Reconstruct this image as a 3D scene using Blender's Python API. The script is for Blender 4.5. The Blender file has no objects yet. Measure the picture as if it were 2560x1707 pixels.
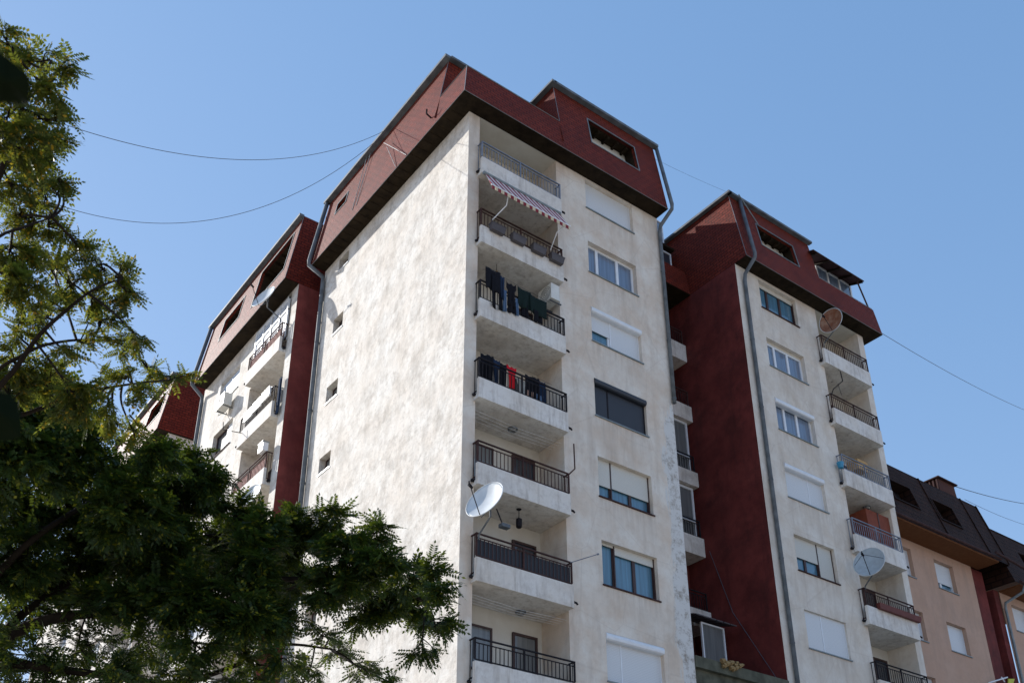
import bpy, bmesh, math, random
import numpy as np
from mathutils import Vector, Matrix
random.seed(7)
SC = bpy.context.scene
# ------------------------------------------------------------------ camera
F, PITCH, YAW, ROLL = 2610.97, .474790, .643090, -.002677
CAM = np.array((-13.5765, -20.38, 1.6))
_f = np.array([math.cos(PITCH)*math.sin(YAW), math.cos(PITCH)*math.cos(YAW), math.sin(PITCH)])
_r = np.array([math.cos(YAW), -math.sin(YAW), 0.0]); _u = np.cross(_r, _f)
_r, _u = _r*math.cos(ROLL)+_u*math.sin(ROLL), -_r*math.sin(ROLL)+_u*math.cos(ROLL)
cd = bpy.data.cameras.new('camera'); cam = bpy.data.objects.new('camera', cd); SC.collection.objects.link(cam)
cam.matrix_world = Matrix(((_r[0], _u[0], -_f[0], CAM[0]), (_r[1], _u[1], -_f[1], CAM[1]), (_r[2], _u[2], -_f[2], CAM[2]), (0, 0, 0, 1)))
cd.sensor_width = 36; cd.lens = F/2560*36; cd.shift_y = (1257.63-853.5)/2560
cd.clip_start = .05; cd.clip_end = 3000
cd.dof.use_dof = True; cd.dof.focus_distance = 26; cd.dof.aperture_fstop = 7.1
SC.camera = cam
# ------------------------------------------------------------------ light
SUN = Vector((-1, 2.2, 1.38)).normalized()
EL = math.asin(SUN.z); AZ = math.atan2(SUN.x, SUN.y)
w = bpy.data.worlds.new('World'); SC.world = w; w.use_nodes = True
nt = w.node_tree; bg = nt.nodes['Background']
sky = nt.nodes.new('ShaderNodeTexSky'); sky.sky_type = 'NISHITA'; sky.sun_disc = False
sky.sun_elevation = EL; sky.sun_rotation = AZ; sky.altitude = 300; sky.air_density = 1.0; sky.dust_density = .15; sky.ozone_density = 2.2
sp_ = nt.nodes.new('ShaderNodeSeparateColor'); cb_ = nt.nodes.new('ShaderNodeCombineColor'); nt.links.new(sky.outputs[0], sp_.inputs[0])
for i, (g_, k_) in enumerate(((.72, .84), (.52, 1.10), (.40, 1.60))):   # film response of the sky: gentler gradient, deeper blue
    pw = nt.nodes.new('ShaderNodeMath'); pw.operation = 'POWER'; pw.inputs[1].default_value = g_; ml = nt.nodes.new('ShaderNodeMath'); ml.operation = 'MULTIPLY'; ml.inputs[1].default_value = k_
    nt.links.new(sp_.outputs[i], pw.inputs[0]); nt.links.new(pw.outputs[0], ml.inputs[0]); nt.links.new(ml.outputs[0], cb_.inputs[i])
nt.links.new(cb_.outputs[0], bg.inputs[0]); bg.inputs[1].default_value = .15
sl = bpy.data.lights.new('sun', 'SUN'); sl.energy = 3.3; sl.angle = math.radians(.5); sl.color = (1, .965, .91)
so = bpy.data.objects.new('sun', sl); SC.collection.objects.link(so)
so.rotation_euler = SUN.to_track_quat('Z', 'Y').to_euler()
SC.view_settings.view_transform = 'Standard'; SC.view_settings.look = 'None'; SC.view_settings.exposure = 1.0; SC.view_settings.gamma = 1
# ------------------------------------------------------------------ materials
def _mat(name):
    m = bpy.data.materials.new(name); m.use_nodes = True
    n = m.node_tree.nodes; return m, m.node_tree, n['Principled BSDF']
def N(t, kind, **kw):
    n = t.nodes.new(kind)
    for k, v in kw.items():
        if k.startswith('i_'): n.inputs[k[2:].replace('_', ' ')].default_value = v
        else: setattr(n, k, v)
    return n
def plain(name, col, rough=.6, spec=.4, metal=0, var=.12, bump=0, scale=6):
    m, t, b = _mat(name)
    g = N(t, 'ShaderNodeNewGeometry'); nz = N(t, 'ShaderNodeTexNoise', i_Scale=scale, i_Detail=4)
    t.links.new(g.outputs['Position'], nz.inputs['Vector'])
    r = N(t, 'ShaderNodeValToRGB'); r.color_ramp.elements[0].position = .3; r.color_ramp.elements[1].position = .7
    r.color_ramp.elements[0].color = [c*(1-var) for c in col]+[1]; r.color_ramp.elements[1].color = [min(1, c*(1+var)) for c in col]+[1]
    t.links.new(nz.outputs[0], r.inputs[0]); t.links.new(r.outputs[0], b.inputs['Base Color'])
    b.inputs['Roughness'].default_value = rough; b.inputs['Specular IOR Level'].default_value = spec; b.inputs['Metallic'].default_value = metal
    if bump:
        bn = N(t, 'ShaderNodeBump', i_Strength=bump, i_Distance=.02); t.links.new(nz.outputs[0], bn.inputs['Height']); t.links.new(bn.outputs[0], b.inputs['Normal'])
    return m
def mapped(t, scale):
    g = N(t, 'ShaderNodeNewGeometry'); mp = N(t, 'ShaderNodeMapping'); mp.inputs['Scale'].default_value = scale
    t.links.new(g.outputs['Position'], mp.inputs['Vector']); return mp.outputs[0]
def noise(t, vec, scale, detail=5, rough=.55):
    n = N(t, 'ShaderNodeTexNoise', i_Scale=scale, i_Detail=detail, i_Roughness=rough); t.links.new(vec, n.inputs['Vector']); return n.outputs[0]
def ramp(t, fac, stops):
    r = N(t, 'ShaderNodeValToRGB'); e = r.color_ramp.elements
    while len(e) < len(stops): e.new(.5)
    for x, (p, c) in zip(e, stops): x.position = p; x.color = (c, c, c, 1) if isinstance(c, (int, float)) else (*c, 1)
    t.links.new(fac, r.inputs[0]); return r.outputs[0]
def mix(t, fac, a, b, mode='MIX'):
    m = N(t, 'ShaderNodeMix', data_type='RGBA', blend_type=mode)
    for s, v in ((0, fac), (6, a), (7, b)):
        if hasattr(v, 'node'): t.links.new(v, m.inputs[s])
        else: m.inputs[s].default_value = v if s == 0 else (*v, 1)
    return m.outputs[2]
def math_(t, op, a, b=0, clamp=False):
    m = N(t, 'ShaderNodeMath', operation=op); m.use_clamp = clamp
    for i, v in enumerate((a, b)):
        if hasattr(v, 'node'): t.links.new(v, m.inputs[i])
        else: m.inputs[i].default_value = v
    return m.outputs[0]
def plaster(name, base, warm, dirt, wave=.25, fine=.5, peel=None, streaks=(1.6, .28), mott=.35, sills=False, mscale=5):
    m, t, b = _mat(name)
    p1 = mapped(t, (1, 1, 1)); pv = mapped(t, (streaks[0], streaks[0], streaks[1]))
    blot = noise(t, p1, .75, 7, .65); streak = noise(t, pv, 1.1, 7, .65); sm = noise(t, p1, mscale, 9, .72); md = noise(t, p1, mscale*.33, 8, .7)
    c = mix(t, ramp(t, blot, [(.4, 0), (.62, 1)]), base, warm)
    c = mix(t, math_(t, 'MULTIPLY', ramp(t, streak, [(.5, 0), (.72, 1)]), .6), c, dirt)
    c = mix(t, math_(t, 'MULTIPLY', ramp(t, md, [(.47, 0), (.68, 1)]), mott), c, dirt)
    c = mix(t, math_(t, 'MULTIPLY', ramp(t, sm, [(.50, 0), (.72, 1)]), mott), c, dirt)
    band = N(t, 'ShaderNodeTexWave', i_Scale=.112, i_Distortion=1.2, i_Detail=3.0); band.bands_direction = 'Z'; band.wave_profile = 'SIN'
    t.links.new(p1, band.inputs['Vector'])
    c = mix(t, math_(t, 'MULTIPLY', ramp(t, band.outputs[1], [(.72, 0), (.98, 1)]), .22), c, warm)
    sx = N(t, 'ShaderNodeSeparateXYZ'); t.links.new(p1, sx.inputs[0])
    if sills:                                            # rain dirt washed down from the window sills and from the eaves
        d = math_(t, 'MODULO', math_(t, 'SUBTRACT', 27.13+28.05, sx.outputs[2]), 2.8)
        below = ramp(t, math_(t, 'MULTIPLY', d, 1/2.8), [(0, 1), (.10, .75), (.45, 0)])
        xf = math_(t, 'MULTIPLY', sx.outputs[0], 1/24)
        col = ramp(t, xf, [(4.75/24, 0), (4.95/24, 1), (7.1/24, 1), (7.35/24, 0), (13.75/24, 0), (13.95/24, 1), (16.1/24, 1), (16.4/24, 0)])
        fs = ramp(t, noise(t, mapped(t, (6, 1, .5)), 1.2, 6, .7), [(.38, .1), (.62, 1)])
        c = mix(t, math_(t, 'MULTIPLY', math_(t, 'MULTIPLY', below, col), math_(t, 'MULTIPLY', fs, .55)), c, dirt)
        cr = N(t, 'ShaderNodeTexVoronoi', feature='DISTANCE_TO_EDGE', i_Scale=.5); t.links.new(p1, cr.inputs['Vector'])
        c = mix(t, math_(t, 'MULTIPLY', ramp(t, cr.outputs[0], [(0, 1), (.012, 0)]), .25), c, dirt)
    if peel:
        mx = math_(t, 'MULTIPLY', math_(t, 'SUBTRACT', sx.outputs[0], peel[0], False), 1.0/peel[1], True)
        mz = math_(t, 'MULTIPLY', math_(t, 'SUBTRACT', peel[2], sx.outputs[2]), .45, True)
        mm = math_(t, 'MULTIPLY', mx, mz)
        edge = math_(t, 'ADD', mm, math_(t, 'MULTIPLY', math_(t, 'SUBTRACT', noise(t, pv, 2.2, 9, .7), .5), 1.6))
        k2 = math_(t, 'MULTIPLY', ramp(t, edge, [(.52, 0), (.62, 1)]), ramp(t, mm, [(.05, 0), (.3, 1)]))
        patch = mix(t, ramp(t, noise(t, p1, 2.4, 12, .82), [(.50, 0), (.60, 1)]), (.64, .63, .61), (.27, .235, .20))
        c = mix(t, math_(t, 'MULTIPLY', k2, .85), c, patch)
    t.links.new(c, b.inputs['Base Color']); b.inputs['Roughness'].default_value = .8; b.inputs['Specular IOR Level'].default_value = .25
    h = math_(t, 'ADD', math_(t, 'MULTIPLY', noise(t, mapped(t, (1, 1, 1.4)), 2.6, 10, .70), wave*.25), math_(t, 'MULTIPLY', noise(t, p1, 30, 3), .012*fine))
    bn = N(t, 'ShaderNodeBump', i_Strength=1.0); bn.inputs['Distance'].default_value = .35
    t.links.new(h, bn.inputs['Height']); t.links.new(bn.outputs[0], b.inputs['Normal'])
    return m
M = {}
M['white'] = plaster('white_plaster', (.71, .68, .63), (.66, .60, .53), (.36, .32, .275), wave=.36, mott=.8, mscale=4.2, streaks=(1.2, .5))
M['front'] = plaster('front_plaster', (.76, .70, .62), (.67, .55, .44), (.45, .37, .30), wave=.10, peel=(7.2, 1.1, 21.5), sills=True, mott=.3); M['front2'] = plaster('right_front_plaster', (.76, .705, .63), (.67, .58, .48), (.45, .37, .30), wave=.10, sills=True, mott=.3)
M['conc'] = plaster('balcony_plaster', (.75, .72, .68), (.69, .63, .56), (.30, .25, .21), wave=.08, streaks=(5, .6))
M['room'] = plaster('loggia_plaster', (.66, .63, .56), (.62, .58, .5), (.55, .5, .42), wave=.03)
M['peach'] = plaster('peach_plaster', (.52, .34, .25), (.49, .31, .22), (.36, .25, .19), wave=.05)
M['red'] = plaster('red_paint', (.20, .040, .034), (.12, .022, .019), (.05, .014, .013), wave=.10, mott=.55, mscale=2.6); M['red_lit'] = plaster('bounce_lit_red_paint', (.28, .068, .056), (.20, .042, .036), (.11, .028, .025), wave=.10, mott=.5, mscale=2.6)  # second copy is the same red paint with bounced sunlight put into its colour
M['brick'] = plaster('red_brown_panel', (.10, .036, .024), (.08, .030, .02), (.05, .02, .015), wave=.02)
def shingle(name, a, b2, line, rough, scale):
    m, t, b = _mat(name)
    g = N(t, 'ShaderNodeNewGeometry'); s = N(t, 'ShaderNodeSeparateXYZ'); t.links.new(g.outputs['Position'], s.inputs[0])
    cb = N(t, 'ShaderNodeCombineXYZ'); t.links.new(math_(t, 'ADD', s.outputs[0], s.outputs[1]), cb.inputs[0]); t.links.new(s.outputs[2], cb.inputs[1])
    br = N(t, 'ShaderNodeTexBrick', i_Scale=scale); t.links.new(cb.outputs[0], br.inputs['Vector'])
    br.inputs['Color1'].default_value = (*a, 1); br.inputs['Color2'].default_value = (*b2, 1); br.inputs['Mortar'].default_value = (*line, 1)
    br.inputs['Mortar Size'].default_value = .05; br.inputs['Brick Width'].default_value = .9; br.inputs['Row Height'].default_value = .42
    c = mix(t, math_(t, 'MULTIPLY', ramp(t, noise(t, g.outputs['Position'], 1.3, 8, .72), [(.42, 0), (.70, 1)]), .6), br.outputs[0], line)
    t.links.new(c, b.inputs['Base Color']); b.inputs['Roughness'].default_value = rough; b.inputs['Specular IOR Level'].default_value = .07
    b.inputs['Sheen Weight'].default_value = .07; b.inputs['Sheen Roughness'].default_value = .35; b.inputs['Sheen Tint'].default_value = (1, .72, .62, 1)
    h = math_(t, 'ADD', math_(t, 'MULTIPLY', br.outputs[1], -.01), math_(t, 'MULTIPLY', noise(t, g.outputs['Position'], 60, 3, .7), .012))
    bn = N(t, 'ShaderNodeBump', i_Strength=.8); bn.inputs['Distance'].default_value = 1; t.links.new(h, bn.inputs['Height']); t.links.new(bn.outputs[0], b.inputs['Normal'])
    return m
M['roof'] = shingle('red_shingles', (.205, .034, .019), (.150, .024, .014), (.06, .011, .008), .58, 3.0)
M['broof'] = shingle('brown_metal_tiles', (.042, .020, .014), (.032, .016, .012), (.016, .009, .008), .7, 1.6)
def wood(name, a, b2, sc=(6, 6, 6)):
    m, t, b = _mat(name); v = mapped(t, sc); nz = noise(t, v, 1.5, 8, .7)
    t.links.new(mix(t, ramp(t, nz, [(.35, 0), (.7, 1)]), a, b2), b.inputs['Base Color']); b.inputs['Roughness'].default_value = .8; b.inputs['Specular IOR Level'].default_value = .1
    bn = N(t, 'ShaderNodeBump', i_Strength=.4, i_Distance=.02); t.links.new(nz, bn.inputs['Height']); t.links.new(bn.outputs[0], b.inputs['Normal']); return m
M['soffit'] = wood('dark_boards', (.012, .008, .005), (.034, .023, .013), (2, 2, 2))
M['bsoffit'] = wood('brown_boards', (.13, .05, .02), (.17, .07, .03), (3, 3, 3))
M['wood'] = wood('wood', (.45, .28, .12), (.6, .4, .2))
M['zinc'] = plain('zinc_pipe', (.13, .145, .16), .7, .2, .1, .3, scale=3)
M['trim'] = plain('painted_trim', (.20, .23, .24), .5, .4, .1, .2, scale=4)
M['iron'] = plain('dark_iron', (.022, .020, .024), .8, .12, 0, .3)
M['brown_iron'] = plain('brown_iron', (.06, .032, .03), .8, .12, 0, .3)
M['blue_iron'] = plain('grey_iron', (.17, .19, .24), .45, .5, 0, .25)
M['pvc'] = plain('white_pvc', (.74, .76, .79), .35, .5, 0, .05)
M['bframe'] = plain('brown_frame', (.055, .028, .024), .5, .4, 0, .2)
M['dish'] = plain('dish_white', (.62, .64, .64), .45, .5, 0, .08, scale=4)
M['dark'] = plain('dark_interior', (.02, .02, .022), .6, .3)
M['black'] = plain('black_cloth', (.012, .012, .016), .9, .1, bump=.4)
M['navy'] = plain('navy_cloth', (.02, .035, .07), .9, .1, bump=.4)
M['dgreen'] = plain('dark_green_cloth', (.012, .022, .02), .9, .1)
M['redc'] = plain('red_cloth', (.62, .02, .03), .85, .1)
M['greyc'] = plain('grey_cloth', (.38, .38, .36), .9, .1)
M['jeans'] = plain('denim_cloth', (.10, .16, .26), .9, .1)
M['tan'] = plain('tan_cloth', (.40, .24, .18), .9, .1)
M['planter'] = plain('grey_planter', (.09, .08, .085), .6, .3)
M['terra'] = plain('terracotta_planter', (.13, .035, .03), .6, .3)
M['acw'] = plain('ac_white', (.66, .65, .60), .45, .4, 0, .1, scale=3)
M['yellow'] = plain('yellow_panel', (.5, .5, .06), .6, .3)
M['blue'] = plain('blue_plastic', (.03, .25, .42), .4, .5)
M['foam'] = plain('yellow_foam', (.28, .19, .09), .9, .1, bump=1, scale=10)
M['cable'] = plain('cable_black', (.08, .09, .11), .6, .3)
M['rust'] = None; M['cupw'] = plain('brown_panel', (.21, .055, .03), .7, .2); M['redp'] = plain('red_panel', (.42, .17, .14), .7, .2); M['dish2'] = plain('dish_grey', (.40, .45, .48), .5, .4, 0, .1); M['mossy'] = plain('weathered_concrete', (.10, .10, .075), .9, .1, 0, .4, bump=.4, scale=3)
def shutter(name, col, var=.06):
    m, t, b = _mat(name); v = mapped(t, (1, 1, 1))
    wv = N(t, 'ShaderNodeTexWave', i_Scale=6.5); wv.bands_direction = 'Z'; wv.wave_profile = 'SAW'; t.links.new(v, wv.inputs['Vector'])
    c = mix(t, ramp(t, wv.outputs[1], [(0, 1), (.18, 0)]), col, tuple(x*.58 for x in col))
    c = mix(t, math_(t, 'MULTIPLY', noise(t, v, 1.3, 4), .3), c, tuple(x*.85 for x in col))
    t.links.new(c, b.inputs['Base Color']); b.inputs['Roughness'].default_value = .5
    bn = N(t, 'ShaderNodeBump', i_Strength=.5, i_Distance=.01); t.links.new(wv.outputs[1], bn.inputs['Height']); t.links.new(bn.outputs[0], b.inputs['Normal']); return m
M['sh_w'] = shutter('white_shutter', (.68, .70, .72)); M['sh_c'] = shutter('cream_shutter', (.62, .60, .54)); M['sh_d'] = shutter('anthracite_shutter', (.022, .026, .036)); M['sh_b'] = shutter('pale_blue_shutter', (.48, .55, .66))
def glass(name, col, folds=True, dark=.6, spec=.6):
    m, t, b = _mat(name); v = mapped(t, (1, 1, .04)); nz = noise(t, v, 9, 3, .6) if folds else noise(t, v, 1.0, 2)
    c = mix(t, ramp(t, nz, [(.35, 0), (.65, 1)]), tuple(x*dark for x in col), col)
    t.links.new(c, b.inputs['Base Color']); b.inputs['Roughness'].default_value = .6
    b.inputs['Coat Weight'].default_value = 1; b.inputs['Coat Roughness'].default_value = .03; b.inputs['Coat IOR'].default_value = 1.6
    return m
M['g_blue'] = glass('glass_blue_curtain', (.07, .20, .30)); M['g_lace'] = glass('glass_lace_curtain', (.15, .21, .31)); M['g_dark'] = glass('glass_dark', (.025, .035, .05), False); M['g_grey'] = glass('glass_grey_curtain', (.17, .18, .18))
M['g_bright'] = glass('glass_bright', (.62, .68, .78), False, .85)
m, t, b = _mat('rusty_dish'); v = mapped(t, (1, 1, 1))
c = mix(t, ramp(t, noise(t, v, 2.6, 8, .7), [(.40, 0), (.60, 1)]), (.20, .065, .028), (.33, .20, .13)); c = mix(t, ramp(t, noise(t, v, 9, 5), [(.5, 0), (.7, 1)]), c, (.24, .08, .03))
t.links.new(c, b.inputs['Base Color']); b.inputs['Roughness'].default_value = .7; M['rust'] = m
m, t, b = _mat('awning_stripes'); v = mapped(t, (1, 1, 1)); wv = N(t, 'ShaderNodeTexWave', i_Scale=1.3); wv.bands_direction = 'X'; t.links.new(v, wv.inputs['Vector'])
t.links.new(mix(t, ramp(t, wv.outputs[1], [(.48, 0), (.52, 1)]), (.26, .012, .03), (.66, .58, .56)), b.inputs['Base Color']); b.inputs['Roughness'].default_value = .85; M['stripe'] = m
m, t, b = _mat('ground_asphalt'); v = mapped(t, (1, 1, 1))
t.links.new(mix(t, noise(t, v, .08, 6), (.34, .30, .24), (.42, .38, .31)), b.inputs['Base Color']); b.inputs['Roughness'].default_value = .9; M['ground'] = m
def leafmat(name, a, b2, hot, trans=.45, tc=(.16, .20, .01)):
    m, t, b = _mat(name); g = N(t, 'ShaderNodeNewGeometry')
    r = N(t, 'ShaderNodeValToRGB'); e = r.color_ramp.elements; e.new(.5); e.new(.9)
    for x, (p, c) in zip(e, ((0, a), (.6, b2), (.88, b2), (1, hot))): x.position = p; x.color = (*c, 1)
    t.links.new(g.outputs['Random Per Island'], r.inputs[0]); t.links.new(r.outputs[0], b.inputs['Base Color']); b.inputs['Roughness'].default_value = .5; b.inputs['Specular IOR Level'].default_value = .3
    tr = N(t, 'ShaderNodeBsdfTranslucent'); t.links.new(mix(t, .6, r.outputs[0], tc), tr.inputs[0]); ms = N(t, 'ShaderNodeMixShader'); ms.inputs[0].default_value = trans
    t.links.new(b.outputs[0], ms.inputs[1]); t.links.new(tr.outputs[0], ms.inputs[2]); t.links.new(ms.outputs[0], t.nodes['Material Output'].inputs[0]); return m
M['leafA'] = leafmat('locust_leaf_dark', (.012, .032, .009), (.022, .052, .013), (.26, .26, .02), .30)
M['leafB'] = leafmat('locust_leaf_olive', (.018, .036, .008), (.050, .068, .013), (.55, .30, .012), .45, (.28, .30, .03))
M['bark'] = wood('bark', (.012, .009, .007), (.03, .022, .016), (8, 8, 2))
M['bigleaf'] = plain('broad_leaf', (.006, .010, .004), .9, .05)
# ------------------------------------------------------------------ mesh helpers
class Fr:
    """kind F: plane Y=c seen from -Y, u=X; kind S: plane X=c seen from -X, u=Y; o = distance out of the wall.
    slope: outward start o0 at height zb shrinking by k per metre."""
    def __init__(s, kind, c, o0=0, k=0, zb=0): s.kind, s.c, s.o0, s.k, s.zb = kind, c, o0, k, zb
    def __call__(s, u, o, z):
        o = o+(s.o0-s.k*(z-s.zb) if (s.o0 or s.k) else 0)
        return (u, s.c-o, z) if s.kind == 'F' else (s.c-o, u, z)
class MB:
    def __init__(s): s.v, s.f = [], []
    def quad(s, *p):
        i = len(s.v); s.v += [tuple(q) for q in p]; s.f.append(tuple(range(i, i+len(p)))); return s
    def hexa(s, p):
        i = len(s.v); s.v += [tuple(q) for q in p]
        for f in ((0, 1, 2, 3), (7, 6, 5, 4), (0, 4, 5, 1), (1, 5, 6, 2), (2, 6, 7, 3), (3, 7, 4, 0)): s.f.append(tuple(i+k for k in f))
        return s
    def box(s, T, u0, u1, o0, o1, z0, z1):
        return s.hexa([T(u0, o0, z0), T(u1, o0, z0), T(u1, o1, z0), T(u0, o1, z0), T(u0, o0, z1), T(u1, o0, z1), T(u1, o1, z1), T(u0, o1, z1)])
    def wbox(s, x0, x1, y0, y1, z0, z1): return s.box(lambda u, o, z: (u, o, z), x0, x1, y0, y1, z0, z1)
    def tube(s, pts, r0, r1=None, n=8, cap=True):
        r1 = r0 if r1 is None else r1; pts = [Vector(p) for p in pts]; base = len(s.v); up = None
        for i, p in enumerate(pts):
            d = (pts[min(i+1, len(pts)-1)]-pts[max(i-1, 0)]).normalized()
            a = (Vector((0, 0, 1)) if up is None else up); a = a-d*a.dot(d)
            if a.length < 1e-3: a = Vector((1, 0, 0)); a = a-d*a.dot(d)
            a.normalize(); up = a; b = d.cross(a); r = r0+(r1-r0)*i/max(1, len(pts)-1)
            for k in range(n):
                q = p+(a*math.cos(2*math.pi*k/n)+b*math.sin(2*math.pi*k/n))*r; s.v.append(tuple(q))
        for i in range(len(pts)-1):
            for k in range(n):
                a0 = base+i*n+k; a1 = base+i*n+(k+1) % n; s.f.append((a0, a1, a1+n, a0+n))
        if cap: s.f.append(tuple(range(base, base+n))); s.f.append(tuple(base+(len(pts)-1)*n+k for k in range(n)))
        return s
    def bar(s, p, q, w, h=None):
        return s.tube([p, q], w*.6, n=4)
def obj(name, mb, mat, parent=None, smooth=False):
    me = bpy.data.meshes.new(name)
    off = Vector((0, 0, 0)); q = parent
    while q is not None: off += q.location; q = q.parent
    me.from_pydata([tuple(Vector(v)-off) for v in mb.v], [], mb.f)
    bm = bmesh.new(); bm.from_mesh(me); bmesh.ops.recalc_face_normals(bm, faces=bm.faces); bm.to_mesh(me); bm.free()
    if smooth:
        for p in me.polygons: p.use_smooth = True
    me.materials.append(M[mat] if isinstance(mat, str) else mat)
    o = bpy.data.objects.new(name, me); SC.collection.objects.link(o); o.parent = parent; return o
def thing(name, label, cat, loc, group=None):
    o = bpy.data.objects.new(name, None); SC.collection.objects.link(o); o.location = loc; o['label'] = label; o['category'] = cat; o.empty_display_size = .3
    if group: o['group'] = group
    return o
def tag(o, label, cat, group=None):
    o['label'] = label; o['category'] = cat
    if group: o['group'] = group
    return o
def wall(mb, T, u0, u1, z0, z1, holes=()):
    """flat wall sheet with reveals; hole = (u0,u1,z0,z1,depth)"""
    us = sorted({u0, u1, *[h[0] for h in holes], *[h[1] for h in holes]}); zs = sorted({z0, z1, *[h[2] for h in holes], *[h[3] for h in holes]})
    us = [u for u in us if u0 <= u <= u1]; zs = [z for z in zs if z0 <= z <= z1]
    for a, b in zip(us, us[1:]):
        for c, d in zip(zs, zs[1:]):
            cu, cz = (a+b)/2, (c+d)/2
            if any(h[0] < cu < h[1] and h[2] < cz < h[3] for h in holes): continue
            mb.quad(T(a, 0, c), T(b, 0, c), T(b, 0, d), T(a, 0, d))
    for h in holes:
        a, b, c, d, t = h
        mb.quad(T(a, 0, c), T(a, 0, d), T(a, -t, d), T(a, -t, c)); mb.quad(T(b, 0, c), T(b, 0, d), T(b, -t, d), T(b, -t, c))
        mb.quad(T(a, 0, c), T(b, 0, c), T(b, -t, c), T(a, -t, c)); mb.quad(T(a, 0, d), T(b, 0, d), T(b, -t, d), T(a, -t, d))
    return mb
# ------------------------------------------------------------------ windows, balconies
def window(par, T, u0, u1, z0, z1, fm='pvc', mull=(.33, .66), glassm='g_lace', box=None, sh=(), shm='sh_w', d=.17, sill='trim', gap=0, shdiv=(), fw=.055):
    """sh = [(fraction0, fraction1, drop)]"""
    W, H = u1-u0, z1-z0; zt = z1-gap
    f = MB(); o0, o1 = -d-.05, -d+.02
    f.box(T, u0, u0+fw, o0, o1, z0, zt).box(T, u1-fw, u1, o0, o1, z0, zt).box(T, u0+fw, u1-fw, o0, o1, z0, z0+fw).box(T, u0+fw, u1-fw, o0, o1, zt-fw, zt)
    cells = [u0+fw]
    for k in mull:
        c = u0+W*k; f.box(T, c-.055, c+.055, o0, o1+.004, z0+fw, zt-fw); cells += [c-.055, c+.055]
    cells.append(u1-fw)
    w = obj('window', f, fm, par)
    for a, b in zip(cells[::2], cells[1::2]): obj('pane', MB().box(T, a, b, -d-.035, -d-.02, z0+fw, zt-fw), glassm, w)
    if gap: obj('lintel', MB().box(T, u0, u1, -d-.05, -d+.03, zt, z1), 'room', w)
    if sh:
        for a, b, k in sh:
            obj('shutter', MB().box(T, u0+W*a+.012, u0+W*b-.012, o1+.008, o1+.03, zt-(zt-z0)*k+.015, zt-.004), shm, w)
        for a in sorted({a for a, b, k in sh} | {b for a, b, k in sh}):
            c = min(max(u0+W*a, u0+.02), u1-.02); obj('shutter_rail', MB().box(T, c-.022, c+.022, o1+.006, o1+.045, z0, zt), fm, w)
    if box:
        bx = MB(); prof = [(o1, 0), (o1, -.22), (.0, -.22), (.045, -.19), (.06, -.12), (.045, -.05), (0, -.004), (o1, -.004)]
        A = [T(u0+.004, o, zt+z) for o, z in prof]; B = [T(u1-.004, o, zt+z) for o, z in prof]; n = len(prof)
        bx.quad(*A); bx.quad(*B)
        for i in range(n): bx.quad(A[i], A[(i+1) % n], B[(i+1) % n], B[i])
        obj('shutter_box', bx, box, w)
    if sill: obj('sill', MB().box(T, u0-.03, u1+.03, -d, .045, z0-.035, z0+.004), sill, w)
    return w
def railing(T, u0, u1, zb, zt, o=.24, step=.125, side=(True, True), ob=0.0, zsb=None, mid=True, r=.011):
    g = MB(); zsb = zb if zsb is None else zsb
    def rr(p, q, w): g.bar(p, q, w)
    g.box(T, u0-.02, u1+.02, o-.02, o+.025, zt-.035, zt)
    g.box(T, u0, u1, o-.012, o+.012, zb, zb+.03)
    if mid: g.box(T, u0, u1, o-.012, o+.012, zt-.15, zt-.125)
    n = max(2, int((u1-u0)/step))
    for i in range(n+1):
        u = u0+(u1-u0)*i/n; k = r*1.9 if i in (0, n, n//2) else r*.8
        g.box(T, u-k, u+k, o-k, o+k, zb+.02, (zt-.03) if i in (0, n, n//2) else (zt-.14 if mid else zt-.03))
    for j, s in enumerate(side):
        if not s: continue
        u = u0 if j == 0 else u1
        g.box(T, u-.02, u+.02, ob, o, zt-.035, zt-.002); g.box(T, u-.012, u+.012, ob, o, zsb, zsb+.03)
        for k in range(2):
            q = ob+(o-ob)*(k+.3)/2; g.box(T, u-.009, u+.009, q-.009, q+.009, zsb, zt-.03)
    return g
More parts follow.
